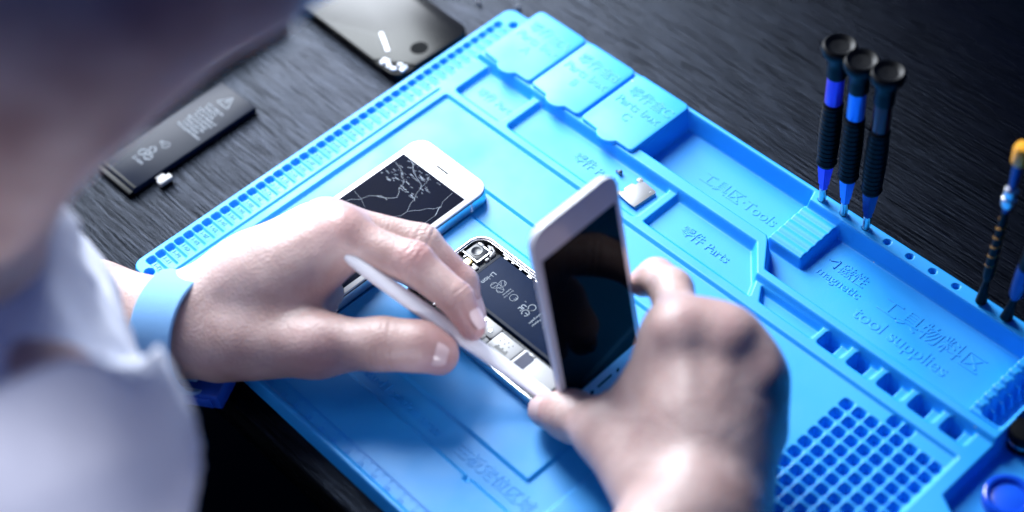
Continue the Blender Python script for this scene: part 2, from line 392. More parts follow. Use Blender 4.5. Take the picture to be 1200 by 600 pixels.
# smooth vertex normals of the whole relief, so that the cuts do not show
dzx = np.gradient(H, STEP, axis=1); dzy = np.gradient(H, STEP, axis=0)
NRM = np.stack([-dzx, -dzy, np.ones_like(H)], -1); NRM /= np.linalg.norm(NRM, axis=-1)[..., None]; NRM = NRM.reshape(-1, 3)
PV = np.stack([GX, GY, H], -1).reshape(-1, 3)*MM
def relief_part(name, mask):
    q = np.stack([idx[:-1, :-1][mask], idx[:-1, 1:][mask], idx[1:, 1:][mask], idx[1:, :-1][mask]], 1)
    u, inv = np.unique(q, return_inverse=True); q = inv.reshape(q.shape)
    me = bpy.data.meshes.new(name); me.vertices.add(len(u)); me.vertices.foreach_set('co', PV[u].astype(np.float32).ravel())
    me.loops.add(q.size); me.loops.foreach_set('vertex_index', q.astype(np.int32).ravel())
    me.polygons.add(len(q)); me.polygons.foreach_set('loop_start', np.arange(0, q.size, 4, dtype=np.int32))
    try: me.polygons.foreach_set('loop_total', np.full(len(q), 4, np.int32))
    except Exception: pass
    me.update(calc_edges=True); me.validate()
    me.polygons.foreach_set('use_smooth', np.ones(len(q), bool))
    me.normals_split_custom_set_from_vertices(NRM[u].tolist())
    o = link(name, me, M['silicone'], repair_mat, smooth=False); return o
mat_parts = {}
for k, nme in enumerate(PN):
    mk = (pid == k) & (hmax > -.95)
    if mk.any(): mat_parts[nme] = relief_part(nme, mk)

# embossed writing of the mat
t = MB()
for n, yc in enumerate(SLOT):
    add_text(t, '%d-%02d' % (1+n//12, 12-n % 12), 2.5, 9.0, yc-1.3, 10.7, ext=.25, bev=.06)
t.build('slot_number', M['silicone'], mat_parts['number_strip'])
t = MB()
for k in range(0, 37):
    add_text(t, str(k), 2.6, 27.9+10*k+1.2, 4.6, 9.5, ext=.3, bev=.06, align='CENTER')
for k in range(0, 361):
    L = 3.2 if k % 10 == 0 else (2.6 if k % 5 == 0 else 1.3)
    t.box(27.9+k-.16, 27.9+k+.16, 11.8-L, 11.8, 9.3, 9.82)
t.build('ruler_mark', M['silicone'], mat_parts['ruler_border'])
t = MB(); add_text(t, 'Main board location area', 5.6, 125, 43.2, 8.0, ext=.32); add_text(t, '主板定位区域', 6.4, 215, 43.4, 8.0, ext=.22)
t.build('lettering', M['silicone'], mat_parts['board_area'])
t = MB(); add_text(t, '零件 Parts', 5.0, 37, 221, 8.0, ext=.22); t.build('lettering', M['silicone'], mat_parts['small_parts_tray'])
t = MB(); add_text(t, '零件 Parts', 5.6, 116, 222, 8.0, ext=.22); t.build('lettering', M['silicone'], mat_parts['long_parts_tray'])
t = MB(); add_text(t, '零件 Parts', 5.6, 197.5, 222.5, 8.0, ext=.22); t.build('lettering', M['silicone'], mat_parts['slanted_parts_tray'])
t = MB(); add_text(t, '工具区·Tools', 7.0, 175, 262.5, 2.0, ext=.16, bev=.10); t.build('lettering', M['silicone'], mat_parts['tools_tray'])
t = MB(); add_text(t, '磁性', 6.4, 273, 262.5, 2.0, ext=.2, bev=.1); add_text(t, 'magnetic', 5.6, 265.5, 254.3, 2.0, ext=.2, bev=.1)
for a, b in (((266.0, 265.5), (271.0, 262.6)), ((271.0, 262.6), (271.0, 268.4)), ((271.0, 268.4), (266.0, 265.5))): t.strip([a, b], .7, 1.9, .6)
add_text(t, '工具物料区', 9.2, 303, 257.5, 2.0, ext=.16, bev=.10); add_text(t, 'tool supplies', 8.2, 297.5, 244.5, 2.0, ext=.16, bev=.10)
t.build('lettering', M['silicone'], mat_parts['supplies_tray'])
# lids of the three parts boxes
def lid(x0, x1, xt, letter):
    y0, y1 = 241.6, 289.8
    o = []
    for (cx, cy, a0) in ((x1-4, y1-4, 0), (x0+4, y1-4, 90)):
        for k in range(9): a = math.radians(a0+90*k/8); o.append((cx+4*math.cos(a), cy+4*math.sin(a)))
    for k in range(7): a = math.radians(180+90*k/6); o.append((x0+3+3*math.cos(a), y0+3+3*math.sin(a)))
    for k in range(15): a = math.radians(195+150*k/14); o.append((xt+7.6*math.cos(a), y0+1.2+5.6*math.sin(a)))
    for k in range(7): a = math.radians(270+90*k/6); o.append((x1-3+3*math.cos(a), y0+3+3*math.sin(a)))
    m = MB(); m.prism(o, 14.2, 17.2, .9, seg=3); l = m.build('lid', M['silicone'], repair_mat, angle=60)
    t = MB(); c = (x0+x1)/2
    add_text(t, '零件盒'+letter, 6.4, c+1, 274.0, 17.2, ext=.13, align='CENTER'); add_text(t, 'Parts box', 6.0, c, 265.0, 17.2, ext=.13, align='CENTER'); add_text(t, letter, 6.0, c-1, 256.2, 17.2, ext=.13, align='CENTER')
    t.build('lettering', M['silicone'], l)
lid(21.5, 61.2, 42.2, 'A'); lid(62.6, 101.4, 83.2, 'B'); lid(103.4, 143.6, 124.2, 'C')

# ------------------------------------------------------------------ table
m = MB(); m.box(-2500, 2500, -2600, 2500, -770, -750)
meta(m.build('floor', mat('dark_floor', (.002, .003, .005), .8, spec=.1, var=(8, .3))), kind='structure')
m = MB(); m.box(-900, 1300, -13.5, 1100, -32, 0, 3)
meta(m.build('tabletop', M['wood']), 'black stained wooden tabletop with fine streaky grain', 'table', kind='structure')

# ------------------------------------------------------------------ phones
def phone_body(parent, rim_mat, W=58.6, L=123.8, z0=0, z1=6.6, r=9):
    m = MB(); m.prism(rrect(-W/2, W/2, 0, L, r), z0, z1, .5); return m.build('housing', rim_mat, parent)
# cracked phone: local x across, y along (earpiece end at +y)
ph = empty('cracked_phone', (77.6, 46.2, 9.6), None, 'white smartphone with a shattered black screen lying face up on the blue mat', 'phone')
m = MB(); m.prism(rrect(-29.3, 29.3, 0, 123.8, 9), 0, 6.3, .4); hs = m.build('housing', M['silver'], ph)
m = MB(); m.prism(rrect(-28.9, 28.9, .4, 123.4, 8.7), 6.3, 7.1, .2); m.build('gasket', M['black'], ph)
m = MB(); m.prism(rrect(-29.0, 29.0, .3, 123.5, 8.8), 7.1, 8.1, .45, seg=3); m.build('front_panel', M['white_glass'], ph)
m = MB(); m.box(-25.6, 25.6, 16.5, 107.4, 7.4, 8.16); m.build('display', M['display_dull'], ph)
m = MB(); m.prism(rrect(-5.2, 4.6, 113.3, 114.5, .55), 7.5, 8.2); m.build('earpiece', M['black'], ph)
m = MB()
for cx, cy, rr in ((-8.6, 115.2, .55), (-.6, 118.6, .65)): m.lathe([(rr, 7.4), (rr, 8.2)], Tr(cx, cy, 0), 14)
m.build('sensor', M['black'], ph)
m = MB(); m.lathe([(5.6, 7.4), (5.5, 8.19), (4.9, 8.19), (4.8, 8.1)], Tr(0, 8.3, 0), 32); m.build('home_button', M['white_plastic'], ph)
m = MB()
for yy in (12, 108):
    m = MB(); m.box(29.1, 29.42, yy, yy+1.1, .2, 6.2); m.build('antenna_line', M['white_plastic'], ph)
rng = random.Random(5)
m = MB()
def crack(pts, w): m.strip(pts, w*.36, 8.13, .07)
def jag(a, b, n, amp):
    P = []
    for i in range(n+1):
        f = i/n; P.append((a[0]+(b[0]-a[0])*f+(rng.uniform(-amp, amp) if 0 < i < n else 0), a[1]+(b[1]-a[1])*f+(rng.uniform(-amp, amp) if 0 < i < n else 0)))
    return P
for a, b, n, w in (((-24.5, 100), (-9.5, 94), 5, .45), ((-19, 106.8), (-8, 101), 4, .7), ((-9.5, 94), (-3, 83), 4, .4), ((-3, 83), (-12, 76), 4, .5), ((-12, 76), (-24, 58), 6, .35), ((-12, 76), (-5.5, 78), 3, .7),
                   ((-2, 106), (9, 80), 6, .3), ((9, 80), (20, 95), 5, .4), ((9, 80), (6, 70), 3, .3), ((20, 95), (22.5, 88.6), 3, .9), ((20, 95), (17, 106), 3, .3), ((-8, 101), (2, 96), 3, .5),
                   ((1.5, 90), (6, 88), 3, .7), ((-24, 70), (-10, 66), 4, .2), ((6, 70), (14, 55), 5, .22), ((22.5, 88.6), (24, 75), 4, .25)):
    crack(jag(a, b, n, 1.0), w)
for _ in range(75):    # short glints of shattered glass near the upper left of the screen
    x, y = rng.uniform(-24, 6), rng.uniform(88, 106); a = rng.uniform(-.5, 1.1)
    if rng.random() < .8: crack([(x, y), (min(24, x+rng.uniform(1, 3.6)*math.cos(a)), y+rng.uniform(.3, 1.6)*math.sin(a))], rng.uniform(.25, .95))
m.build('screen_crack', M['crackline'], ph)
m = MB()
for _ in range(15):    # hair cracks over the white forehead of the glass
    x = rng.uniform(-6, 27); y = 108.2
    m.strip(jag((x, y), (min(28, x+rng.uniform(-3, 9)), y+rng.uniform(5, 13)), 4, .5), .1, 8.12, .03)
m.build('glass_crack', mat('hair_crack', (.45, .5, .58), .3, var=(100, .1)), ph)

# opened phone: local x along (camera end at x=0), y across
op = empty('opened_phone', (125.6, 86.6, 9.7), None, 'opened silver smartphone housing showing its dark battery and circuit board, lying on the raised pad', 'phone')
LO, WO = 123.8, 58.6
m = MB()
o1 = rrect(0, LO, 0, WO, 9); i1 = rrect(1.5, LO-1.5, 1.5, WO-1.5, 7.6); i2 = rrect(.7, LO-.7, .7, WO-.7, 8.3); n = len(o1)
V = [(*p, 0) for p in o1]+[(*p, 6.2) for p in o1]+[(*p, 6.6) for p in rrect(.25, LO-.25, .25, WO-.25, 8.8)]+[(*p, 6.6) for p in i2]+[(*p, 5.4) for p in rrect(.75, LO-.75, .75, WO-.75, 8.2)]+[(*p, 5.4) for p in i1]+[(*p, 1.2) for p in i1]
F = []
for r_ in range(6):
    for i in range(n): F.append((r_*n+i, r_*n+(i+1) % n, (r_+1)*n+(i+1) % n, (r_+1)*n+i))
F.append(tuple(range(n-1, -1, -1))); F.append(tuple(6*n+i for i in range(n)))
m.add(V, F); m.build('housing', M['silver'], op, angle=30)
m = MB(); m.prism(rrect(1.6, LO-1.6, 1.6, WO-1.6, 7.4), 1.2, 1.8); m.build('inner_plate', M['black'], op)
# battery with printed marks (reads towards -y)
m = MB(); m.box(18.0, 108, 23.2, 54.6, 1.8, 5.4, .7); bt = m.build('battery', M['batt'], op)
m = MB(); m.box(18.4, 20.0, 23.6, 54.2, 5.38, 5.5); m.box(18.4, 107, 23.6, 25.2, 5.38, 5.5); m.build('foil_seam', M['batt_loose'], bt)
def recycle(mb, cx, cy, z, R, T=None, w=.28):
    for k in range(3):
        a = math.radians(90+120*k); c = np.array([cx+R*.62*math.cos(a), cy+R*.62*math.sin(a)])
        P = [c+R*.52*np.array([math.cos(a+b), math.sin(a+b)]) for b in (0.3, 1.2, 2.2, 3.6, 4.6, 5.6)]
        mb.strip(P+[P[0]], w, z, .04, T); mb.strip([P[1], P[3]], w, z, .04, T); mb.strip([P[4], P[0]], w, z, .04, T)
def arc(cx, cy, r, a0, a1, n=10): return [(cx+r*math.cos(math.radians(a0+(a1-a0)*k/n)), cy+r*math.sin(math.radians(a0+(a1-a0)*k/n))) for k in range(n+1)]
m = MB(); ZB = 5.42
add_text(m, 'Li-ion', 3.0, 24.9, 44.3, ZB, -90, ext=.03, bev=.05)
recycle(m, 34.4, 39.4, ZB, 4.1, w=.2)
for k, s_ in enumerate(('Authorized', 'Service Only')): add_text(m, s_, .95, 39.8+1.7*k, 42.6, ZB, -90, ext=.02, bev=0)
m.strip(arc(45.6, 39.4, 2.2, 0, 360, 20), .3, ZB, .03); add_text(m, 'PS', 1.5, 46.2, 40.4, ZB, -90, ext=.02, bev=0)
add_text(m, 'UL', 2.6, 52.4, 40.2, ZB, -90, ext=.05, bev=.12); add_text(m, 'c', 1.4, 51.6, 42.2, ZB, -90, ext=.02, bev=0); add_text(m, 'us', 1.4, 54.0, 37.2, ZB, -90, ext=.02, bev=0)
m.strip(arc(57.2, 41.0, 2.0, -30+0, -330+180+30, 10), .5, ZB, .03)
for cy in (41.4, 36.6):
    m.strip(arc(57.6, cy, 2.1, 180+35+90-90, 360+180-35-90-90+180, 12), .5, ZB, .03) if False else m.strip(arc(57.4, cy, 2.0, 15, 165+0, 12) if False else arc(57.4, cy, 2.0, -75-90+105, 75+90-105+180, 12), .5, ZB, .03)
m.strip([(57.4, 36.6), (59.2, 36.6)], .5, ZB, .03)
for k, s_ in enumerate(('Rechargeable', 'Li-ion Polymer', 'Cell 3.8V', '1560mAh', '5.92Whr', 'Replace only', 'with approved', 'battery pack')): add_text(m, s_, 1.35, 63.2+2.4*k, 43+(k % 3)*.8, ZB, -90, ext=.02, bev=0)
m.build('battery_print', M['print'], bt)
# logic board and its shields (y 4..22)
m = MB(); m.prism(rrect(19, 112, 3.2, 22.4, 1.5), 1.8, 3.4); m.prism(rrect(3.4, 19, 3.4, 54, 3), 1.8, 2.9); pcb = m.build('circuit_board', M['pcb'], op)
m = MB(); m.prism(rrect(40.5, 56.6, 13.2, 21.9, 1.6), 3.6, 4.8, .25); br = m.build('connector_bracket', M['shield'], op)
for sx, sy in ((45.3, 19.4), (52.6, 16.6)):
    m = MB(); m.lathe([(1.15, 4.7), (1.1, 5.05), (.7, 5.1), (.65, 4.9), (.0001, 4.9)], Tr(sx, sy, 0), 16); m.build('screw', M['steel'], br)
m = MB(); m.prism(rrect(40.6, 56.2, 5.2, 12.6, .6), 3.4, 4.1, .2); m.prism(rrect(47, 53, 10.2, 14, .3), 4.1, 4.5, .1); m.build('socket_cover', M['shield'], op)
m = MB()
for k in range(5): m.box(42+2.4*k, 43.2+2.4*k, 9.6, 12.2, 4.1, 4.4)
m.build('contact', M['chip'], op)
m = MB(); m.prism(rrect(57.2, 73.6, 6.2, 20.2, .8), 3.4, 5.0, .3); sh = m.build('shield_can', M['shield'], op)
m = MB(); m.box(61.4, 69.6, 10.6, 12.4, 4.95, 5.06)
for k in range(3): m.box(62.0+3*k, 63.2+3*k, 12.4, 13.4, 4.95, 5.06); m.lathe([(.45, 4.95), (.45, 5.06)], Tr(61+3.1*k, 15.6, 0), 10); m.lathe([(.45, 4.95), (.45, 5.06)], Tr(60.6+3.1*k, 8.4, 0), 10); m.lathe([(.4, 4.95), (.4, 5.06)], Tr(62+3.1*k, 17.6, 0), 10)
m.build('slot_opening', M['chip'], sh)
m = MB(); m.prism(rrect(74.2, 102, 5.6, 21.0, 1.6), 3.4, 5.1, .3); sh2 = m.build('shield_can', M['shield'], op)
m = MB(); m.prism([(75.8, 8.9), (82.6, 8.9), (82.6, 18.4), (81, 20), (75.8, 20)], 5.05, 5.18); m.build('thermal_pad', M['navy'], sh2)
m = MB(); m.box(78.2, 81.6, 19.4, 20.8, 5.1, 5.5, .1); m.build('clip', M['shield'], sh2)
m = MB(); m.lathe([(1.5, 3.4), (1.5, 4.9), (1.0, 5.1), (.0001, 5.1)], Tr(104.6, 18.5, 0), 18); m.lathe([(1.2, 3.4), (1.2, 4.6)], Tr(104, 9, 0), 14); m.build('screw', M['steel'], op)
m = MB(); m.box(100.5, 103.2, 13.2, 17, 3.4, 4.6, .2); m.box(103.4, 107.5, 12, 14.4, 3.4, 4.4, .2); m.build('chip', M['chip'], op)
# camera corner
m = MB(); m.box(3.2, 13.4, 43.2, 52.6, 2.9, 5.2, .5); m.lathe([(3.2, 5.1), (3.2, 5.5), (2.6, 5.5), (2.2, 5.25)], Tr(7.8, 48, 0), 20); cmo = m.build('camera_module', M['chip'], op)
m = MB(); m.box(2.6, 14, 42.6, 43.2, 2.9, 5.3); m.box(13.4, 14, 43, 53, 2.9, 5.3); m.box(4, 13, 52.6, 53.1, 2.9, 4.8); m.build('camera_frame', M['silver'], cmo)
m = MB(); m.box(7, 11.4, 37.6, 42.0, 2.9, 4.7, .3); m.build('gold_connector', M['gold'], op)
m = MB()
for (x, y, w_, d_) in ((13.6, 38.2, 3.4, 3.0), (12.4, 35, 2.4, 2.2), (4.4, 51.4, 3.4, 2.4), (10.4, 53.4, 2.6, 2), (14.4, 50.6, 2.0, 3.4), (15.2, 46.6, 1.6, 2.6)): m.prism(rrect(x, x+w_, y, y+d_, .6, 4), 2.9, 5.2, .3)
m.tube([(9, 55, 4), (12, 55.2, 5), (15, 54, 5.2), (16, 50, 4.6)], [.7]*4, 8); m.build('bracket', M['shield'], op)
m = MB()
rng2 = random.Random(9)
for k in range(14): x = 21+k*5.9; m.box(x, x+rng2.uniform(1.6, 3.6), 55.2, 56.6, 2, rng2.uniform(3.6, 5.2), .2)
m.box(19, 104, 56.5, 56.9, 2, 4.4); m.build('side_clip', M['silver'], op)
m = MB()
for k in range(26): x = rng2.uniform(4, 17); y = rng2.uniform(6, 42); m.box(x, x+rng2.uniform(.8, 2.4), y, y+rng2.uniform(.8, 2.4), 2.9, rng2.uniform(3.2, 4.4), .1)
m.build('component', M['steel'], op)
m = MB(); m.box(19.5, 106, 22.3, 23.0, 1.8, 3.2); m.build('battery_edge', M['black'], op)

# screen held upright in the right hand (solved from its display corners)
RM = np.array([[-.069, -.184, .98], [.995, .053, .08], [-.067, .982, .179]])
q, _ = np.linalg.qr(RM); q = q*np.sign(np.sum(q*RM, axis=0)); SCL = .972
org = CC+SCL*(np.array([238.97, 125.33, -5.29])-CC)
sp = empty('phone_screen', org, Matrix(q.tolist()), 'white framed phone screen held upright over the opened phone, display dark', 'phone screen')
s_ = SCL; W2 = 29.3*s_; LL = 123.8*s_
m = MB(); m.prism(rrect(-W2+.7, W2-.7, .7, LL-.7, 8.2), -4.2, -1.6, .5); m.build('back_plate', M['white_plastic'], sp)
m = MB(); m.prism(rrect(-W2, W2, 0, LL, 9*s_), -1.6, 0, .4, seg=3); m.build('front_panel', M['white_glass'], sp)
m = MB(); m.box(-25.85*s_, 25.85*s_, 16.7*s_, 107*s_, -.4, .06); m.build('display', M['display'], sp)
m = MB(); m.prism(rrect(-5.4, 5.4, 9.0, 10.6, .8), -.4, .06); m.build('earpiece', M['black'], sp)
m = MB(); m.lathe([(1.5, -.4), (1.5, .06)], Tr(-9.6, 9.4, 0), 18); m.lathe([(1.2, -.4), (1.2, .06)], Tr(9.8, 9.4, 0), 18); m.build('front_camera', M['black'], sp)
m = MB(); m.lathe([(5.5, -.4), (5.4, .05), (5.0, .05), (4.9, -.05)], Tr(0, LL-8.2, 0), 32); m.build('home_button', M['white_glass'], sp)

# spare battery on the wood
sb = empty('loose_battery', (-68.0, 36.0, 0.2), Matrix.Rotation(math.radians(1), 3, 'Z'), 'black flat phone battery with white print and a tab connector, lying on the wood', 'battery')
m = MB(); m.box(-16.5, 16.5, 0, 90, 0, 4.2, .8); bd = m.build('cell', M['batt_loose'], sb)
m = MB(); m.box(-16.6, 16.6, -3.2, .2, 1.0, 3.2, .4); m.box(-16.2, 16.2, 1.0, 2.6, 4.15, 4.5, .1); m.build('top_circuit', M['black'], sb)
m = MB(); m.box(16.4, 22.4, 15.0, 20.4, 2.2, 2.8, .1); m.box(20.6, 24.6, 13.4, 22.4, 1.2, 3.8, .4); m.build('connector_tab', M['shield'], sb)
m = MB(); ZB = 4.23
add_text(m, 'Li-ion', 2.9, -5.5, 15.2, ZB, 0, ext=.03, bev=0); recycle(m, -1.4, 23.6, ZB, 5.2, w=.4)
m.strip(arc(1.6, 34.6, 2.4, 0, 360, 18), .5, ZB, .03); add_text(m, 'c', 3.4, -3.4, 33.4, ZB, 0, ext=.03, bev=.1); m.strip([(.6, 34.6), (2.6, 34.6)], .4, ZB, .03)
for k, s__ in enumerate(('Rechargeable Battery', 'Li-ion Polymer', 'Charge only with', 'approved charger', 'Do not puncture', 'Do not dispose of', 'in fire or heat', 'Model 616', '3.7V 1440mAh')): add_text(m, s__, 1.8, -8.5+(k*5 % 3), 50+2.7*k, ZB, 0, ext=.03, bev=.06)
m.strip([(-5, 77.5), (5, 77.5), (0, 85.5), (-5, 77.5)], .5, ZB, .03); m.strip([(0, 79.5), (0, 83)], .6, ZB, .03)
m.build('battery_print', M['print'], bd)

# black phone with a shattered corner at the mat's far edge (home button end at +x)
bp_ = empty('black_phone', (-5.6, 226.5, 0.3), Matrix.Rotation(math.radians(-1.5), 3, 'Z'), 'black smartphone with one smashed corner lying face up beyond the mat edge', 'phone')
WB = 29.3
oc = [(-124, -20), (-116, -WB), (-15, -WB), (-4, -WB+3), (0, -WB+9)]
m = MB(); m.prism(rrect(-124, 0, -WB, WB, 9), 0, 7.0, .6); m.build('housing', M['black'], bp_)
cut = [p for p in rrect(-123.6, -.4, -WB+.4, WB-.4, 8.7) if not (p[0] > -20 and p[1] < -WB+14)]
pts = []
for p in rrect(-123.6, -.4, -WB+.4, WB-.4, 8.7):
    if p[0] > -14 and p[1] < -WB+14: continue
    pts.append(p)
pts += [(-3.4, -WB+14), (-6.2, -WB+10), (-9.5, -WB+9.0), (-13, -WB+5.6), (-17, -WB+4.6), (-20.5, -WB+.4)][::-1] if False else []
ang = sorted(pts+[(-.8, -WB+15), (-4.4, -WB+12.6), (-8.5, -WB+10.6), (-13.4, -WB+6.2), (-19.5, -WB+3.6), (-23, -WB+.4)], key=lambda p: math.atan2(p[1], p[0]+62))
m = MB(); m.prism(ang, 7.0, 8.0, .3); gl = m.build('front_glass', M['glass'], bp_)
m = MB(); m.lathe([(5.6, 7.6), (5.5, 8.04), (.001, 8.04)], Tr(-10.5, -3.5, 0), 28); m.build('home_button', M['hole'], bp_)
m = MB()
rng3 = random.Random(3)
for k in range(16):
    x = rng3.uniform(-18, -3); y = -WB+rng3.uniform(2.0, 10)*(.4+.6*(x+18)/15)+1
    m.box(-1.4, 1.4, -.9, .9, 0, 1.2, .2, Tr(x, y, 7.0+rng3.uniform(-.2, .5), rng3.uniform(-40, 50), rng3.uniform(-20, 20)))
m.build('broken_internals', M['glue'], bp_)
m = MB(); m.strip([(-37.5, -11.2), (-22.5, -18.2)], 2.0, 8.0, .5); m.build('glass_splinter', M['glue'], bp_)
m = MB(); m.strip([(-70, -28), (-58, -22.5), (-48, -18), (-38, -14), (-30, -14.5)], .22, 8.01, .04); m.build('glass_crack', M['chip'], bp_)
m = MB()
for k in range(9): x = -70+k*6.2; m.box(x, x+rng3.uniform(1, 3), -WB-.12, -WB+.3, 2+rng3.uniform(0, 1.5), 3.6+rng3.uniform(0, 2))
m.build('side_button', M['steel'], bp_)
# dark phone mostly behind the technician's face
dp = empty('dark_phone', (-124, 140, .3), None, 'dark phone with rounded corners lying on the wood, mostly hidden behind the face', 'phone')
m = MB(); m.prism(rrect(-29, 25, -62, 48, 9), 0, 7, .8); m.build('housing', M['black'], dp)
m = MB(); m.prism(rrect(-28.4, 24.4, -61.4, 47.4, 8.6), 7, 7.8, .3); m.build('front_glass', M['black'], dp)

# pry tool
A = at(403.5, 298.5, 74); B = at(646, 468, 17.3); ax = Vector(B-A); Ls = ax.length; ax.normalize()
side = Vector((0, 0, 1)).cross(ax).normalized(); up = ax.cross(side)
spd = empty('pry_tool', A, Matrix((ax, side, up)).transposed(), 'long white plastic pry tool held between left thumb and fingers', 'pry tool')
m = MB(); out = []
for f, w in ((0, 1.0), (.01, 1.9), (.04, 2.8), (.12, 3.6), (.3, 4.1), (.55, 4.2), (.8, 4.2), (.95, 4.0), (.99, 3.6), (1, 2.6)): out.append((f*Ls, w))
V = []; F = []; n = 12
for x, w in out:
    th = min(w, 2.6) if x < .7*Ls else max(.6, 2.6*(1-(x/Ls-.7)/.32))
    for k in range(n): a = 2*math.pi*k/n; V.append((x, w*math.copysign(abs(math.cos(a))**.7, math.cos(a)), th*math.copysign(abs(math.sin(a))**.7, math.sin(a))))
for i in range(len(out)-1):
    for k in range(n): j = (k+1) % n; F.append((i*n+k, (i+1)*n+k, (i+1)*n+j, i*n+j))
F.append(tuple(range(n))); F.append(tuple((len(out)-1)*n+k for k in range(n-1, -1, -1)))
m.add(V, F); m.build('bar', M['white_plastic'], spd, angle=60)

# metal shield plate in the parts tray, loose screws
sp2 = empty('shield_plate', (163, 226, 8.2), Matrix.Rotation(math.radians(-4), 3, 'Z'), 'small bent silver shield plate lying in the long parts tray', 'metal plate')
m = MB(); m.prism([(-6.5, -8), (3, -8.6), (7, -8.2), (7, 3), (6.4, 8), (-3, 8.4), (-5.0, 6.6), (-5.0, 3.4), (-7.2, 2.6), (-7.2, -3), (-5.8, -4.2)], 1.6, 2.1, .15); pl = m.build('plate', M['shield'], sp2)
m = MB(); m.box(6.4, 7.0, -7.5, 7.4, 0, 1.9); m.build('folded_edge', M['shield'], sp2)
m = MB(); m.prism(rrect(-8.4, -5.4, -8.6, -5.6, 1.2, 5), 1.2, 1.8); m.prism(rrect(-7.6, -4.2, 5.8, 9.0, 1.2, 5), 1.4, 2.2, .2); m.build('ear', M['shield'], sp2)
m = MB(); m.lathe([(.8, 2.0), (.8, 2.25), (.001, 2.25)], Tr(-6, 7.4, 0), 12); m.lathe([(.5, 2.0), (.5, 2.25), (.001, 2.25)], Tr(4.8, 5.4, 0), 12); m.build('rivet', M['steel'], sp2)
def screw(loc, label, lab2=None):
    t = empty('tiny_screw', loc, Matrix.Rotation(math.radians(70), 3, 'Y'), label, 'screw', 'loose screws')
    m = MB(); m.lathe([(1.5, 0), (1.6, .5), (1.2, 1.0), (.6, 1.1), (.5, .7), (.001, .7)], None, 16); m.build('head', M['shield'], t)
    m = MB(); m.lathe([(.7, -3), (.8, -2.8), (.6, -2.5), (.8, -2.2), (.6, -1.9), (.8, -1.6), (.6, -1.3), (.8, -1), (.8, 0)], None, 12); m.build('shank', M['steel'], t)
screw(at(561, 3, 1.5), 'tiny silver screw lying on the wood between the black phone and the mat corner')
screw(at(607, 9, 1.5), 'tiny silver screw lying on the wood beyond the far corner of the mat')
screw(at(726.5, 202, 9.5), 'tiny silver screw in the parts tray next to the shield plate')

# ------------------------------------------------------------------ screwdrivers standing in the rim holes
def driver(hx, ring, collar, label, h=1.0, rz=0, tilt=(0, 0)):
    t = empty('precision_screwdriver', (hx, 286.4, 6.5), Matrix.Rotation(math.radians(tilt[0]), 3, 'X') @ Matrix.Rotation(math.radians(tilt[1]), 3, 'Y'), label, 'screwdriver', 'precision screwdrivers standing in the rim holes')
    m = MB(); m.lathe([(1.0, 0), (1.15, 8), (1.15, 8.6), (2.1, 9.0), (2.1, 17.5), (1.9, 18)], None, 20); m.build('shank', M['steel'], t)
    m = MB(); m.lathe([(2.2, 18), (2.6, 19), (2.6, 22), (3.2, 22.5), (4.6, 36), (4.6, 37)], None, 6); m.build('collar', collar, t, angle=20)
    m = MB(); pr = [(4.8, 37), (5.6, 39)]
    for k in range(12): z = 40+k*3.3; r = 5.2+.5*math.sin(k/11*math.pi); pr += [(r, z), (r, z+2.3), (r-.35, z+2.6), (r-.35, z+3.1)]
    pr += [(5.4, 80.5), (4.6, 82)]
    m.lathe(pr, None, 24); m.build('grip', M['rubber'], t)
    m = MB(); m.lathe([(4.4, 82), (4.6, 82.5), (4.4, 100)], None, 24); m.build('ring', ring, t)
    m = MB(); m.lathe([(4.8, 100), (5.2, 101), (5.0, 107), (5.6, 112), (8.2, 115.5), (8.9, 118), (8.6, 120), (7.4, 121.2), (6.2, 120.6), (5.0, 119.6), (.001, 119.2)], None, 32); m.build('cap', M['black'], t)
    return t
driver(242.0, M['violet'], M['violet'], 'black screwdriver with violet ring and collar, standing in a rim hole', tilt=(0, .8))
driver(256.9, M['sky'], M['sky'], 'black screwdriver with bright sky blue ring and collar, standing in a rim hole', tilt=(.6, .6))
driver(271.7, M['maroon'], M['bluecol'], 'black screwdriver with dark maroon ring, standing in a rim hole', tilt=(-.4, .4))
# brass wrapped probe with an amber cap, and a darker one beside it
t = empty('probe', (344.6, 286.4, 6.5), Matrix.Rotation(math.radians(2.2), 3, 'Y'), 'thin dark probe with brass wrapped shaft and amber cap, standing in the rim', 'probe')
m = MB(); m.lathe([(.9, 0), (1.2, 8), (2.4, 9), (3.0, 10), (1.9, 22), (1.6, 26)], None, 18); m.build('tip', M['black'], t)
m = MB(); m.lathe([(1.5, 26), (2.6, 30), (2.8, 40), (2.6, 44), (1.9, 70), (1.6, 80)], None, 18); m.build('shaft', M['black'], t)
m = MB(); hel = [((2.5-.7*k/90)*math.cos(k*.45), (2.5-.7*k/90)*math.sin(k*.45), 34+k*.5) for k in range(80)]; m.tube(hel, [.55]*80, 6); m.build('wire_wrap', M['brass'], t)
m = MB(); m.lathe([(2.2, 82), (3.4, 84), (3.4, 88), (2.4, 89), (3.2, 90), (3.2, 94), (2, 95.5)], None, 18); m.build('collar_nut', M['silver'], t)
m = MB(); m.lathe([(1.7, 79), (1.7, 82)], None, 14); m.lathe([(1.7, 95.5), (2.2, 104), (2.4, 112)], None, 14); m.build('neck', M['bluecol'], t)
m = MB(); m.lathe([(2.8, 112), (3.8, 113.5), (4.0, 122), (3.4, 124), (.001, 124.6)], None, 24); m.build('cap', M['orange'], t)
t = empty('probe', (359.3, 286.4, 6.5), Matrix.Rotation(math.radians(6), 3, 'Y'), 'thick dark probe with blue sleeve, rightmost tool in the rim, cut by the frame edge', 'probe')
m = MB(); m.lathe([(.9, 0), (1.2, 8), (2.4, 9), (3.2, 10), (2.0, 22), (1.8, 26)], None, 18); m.build('tip', M['black'], t)
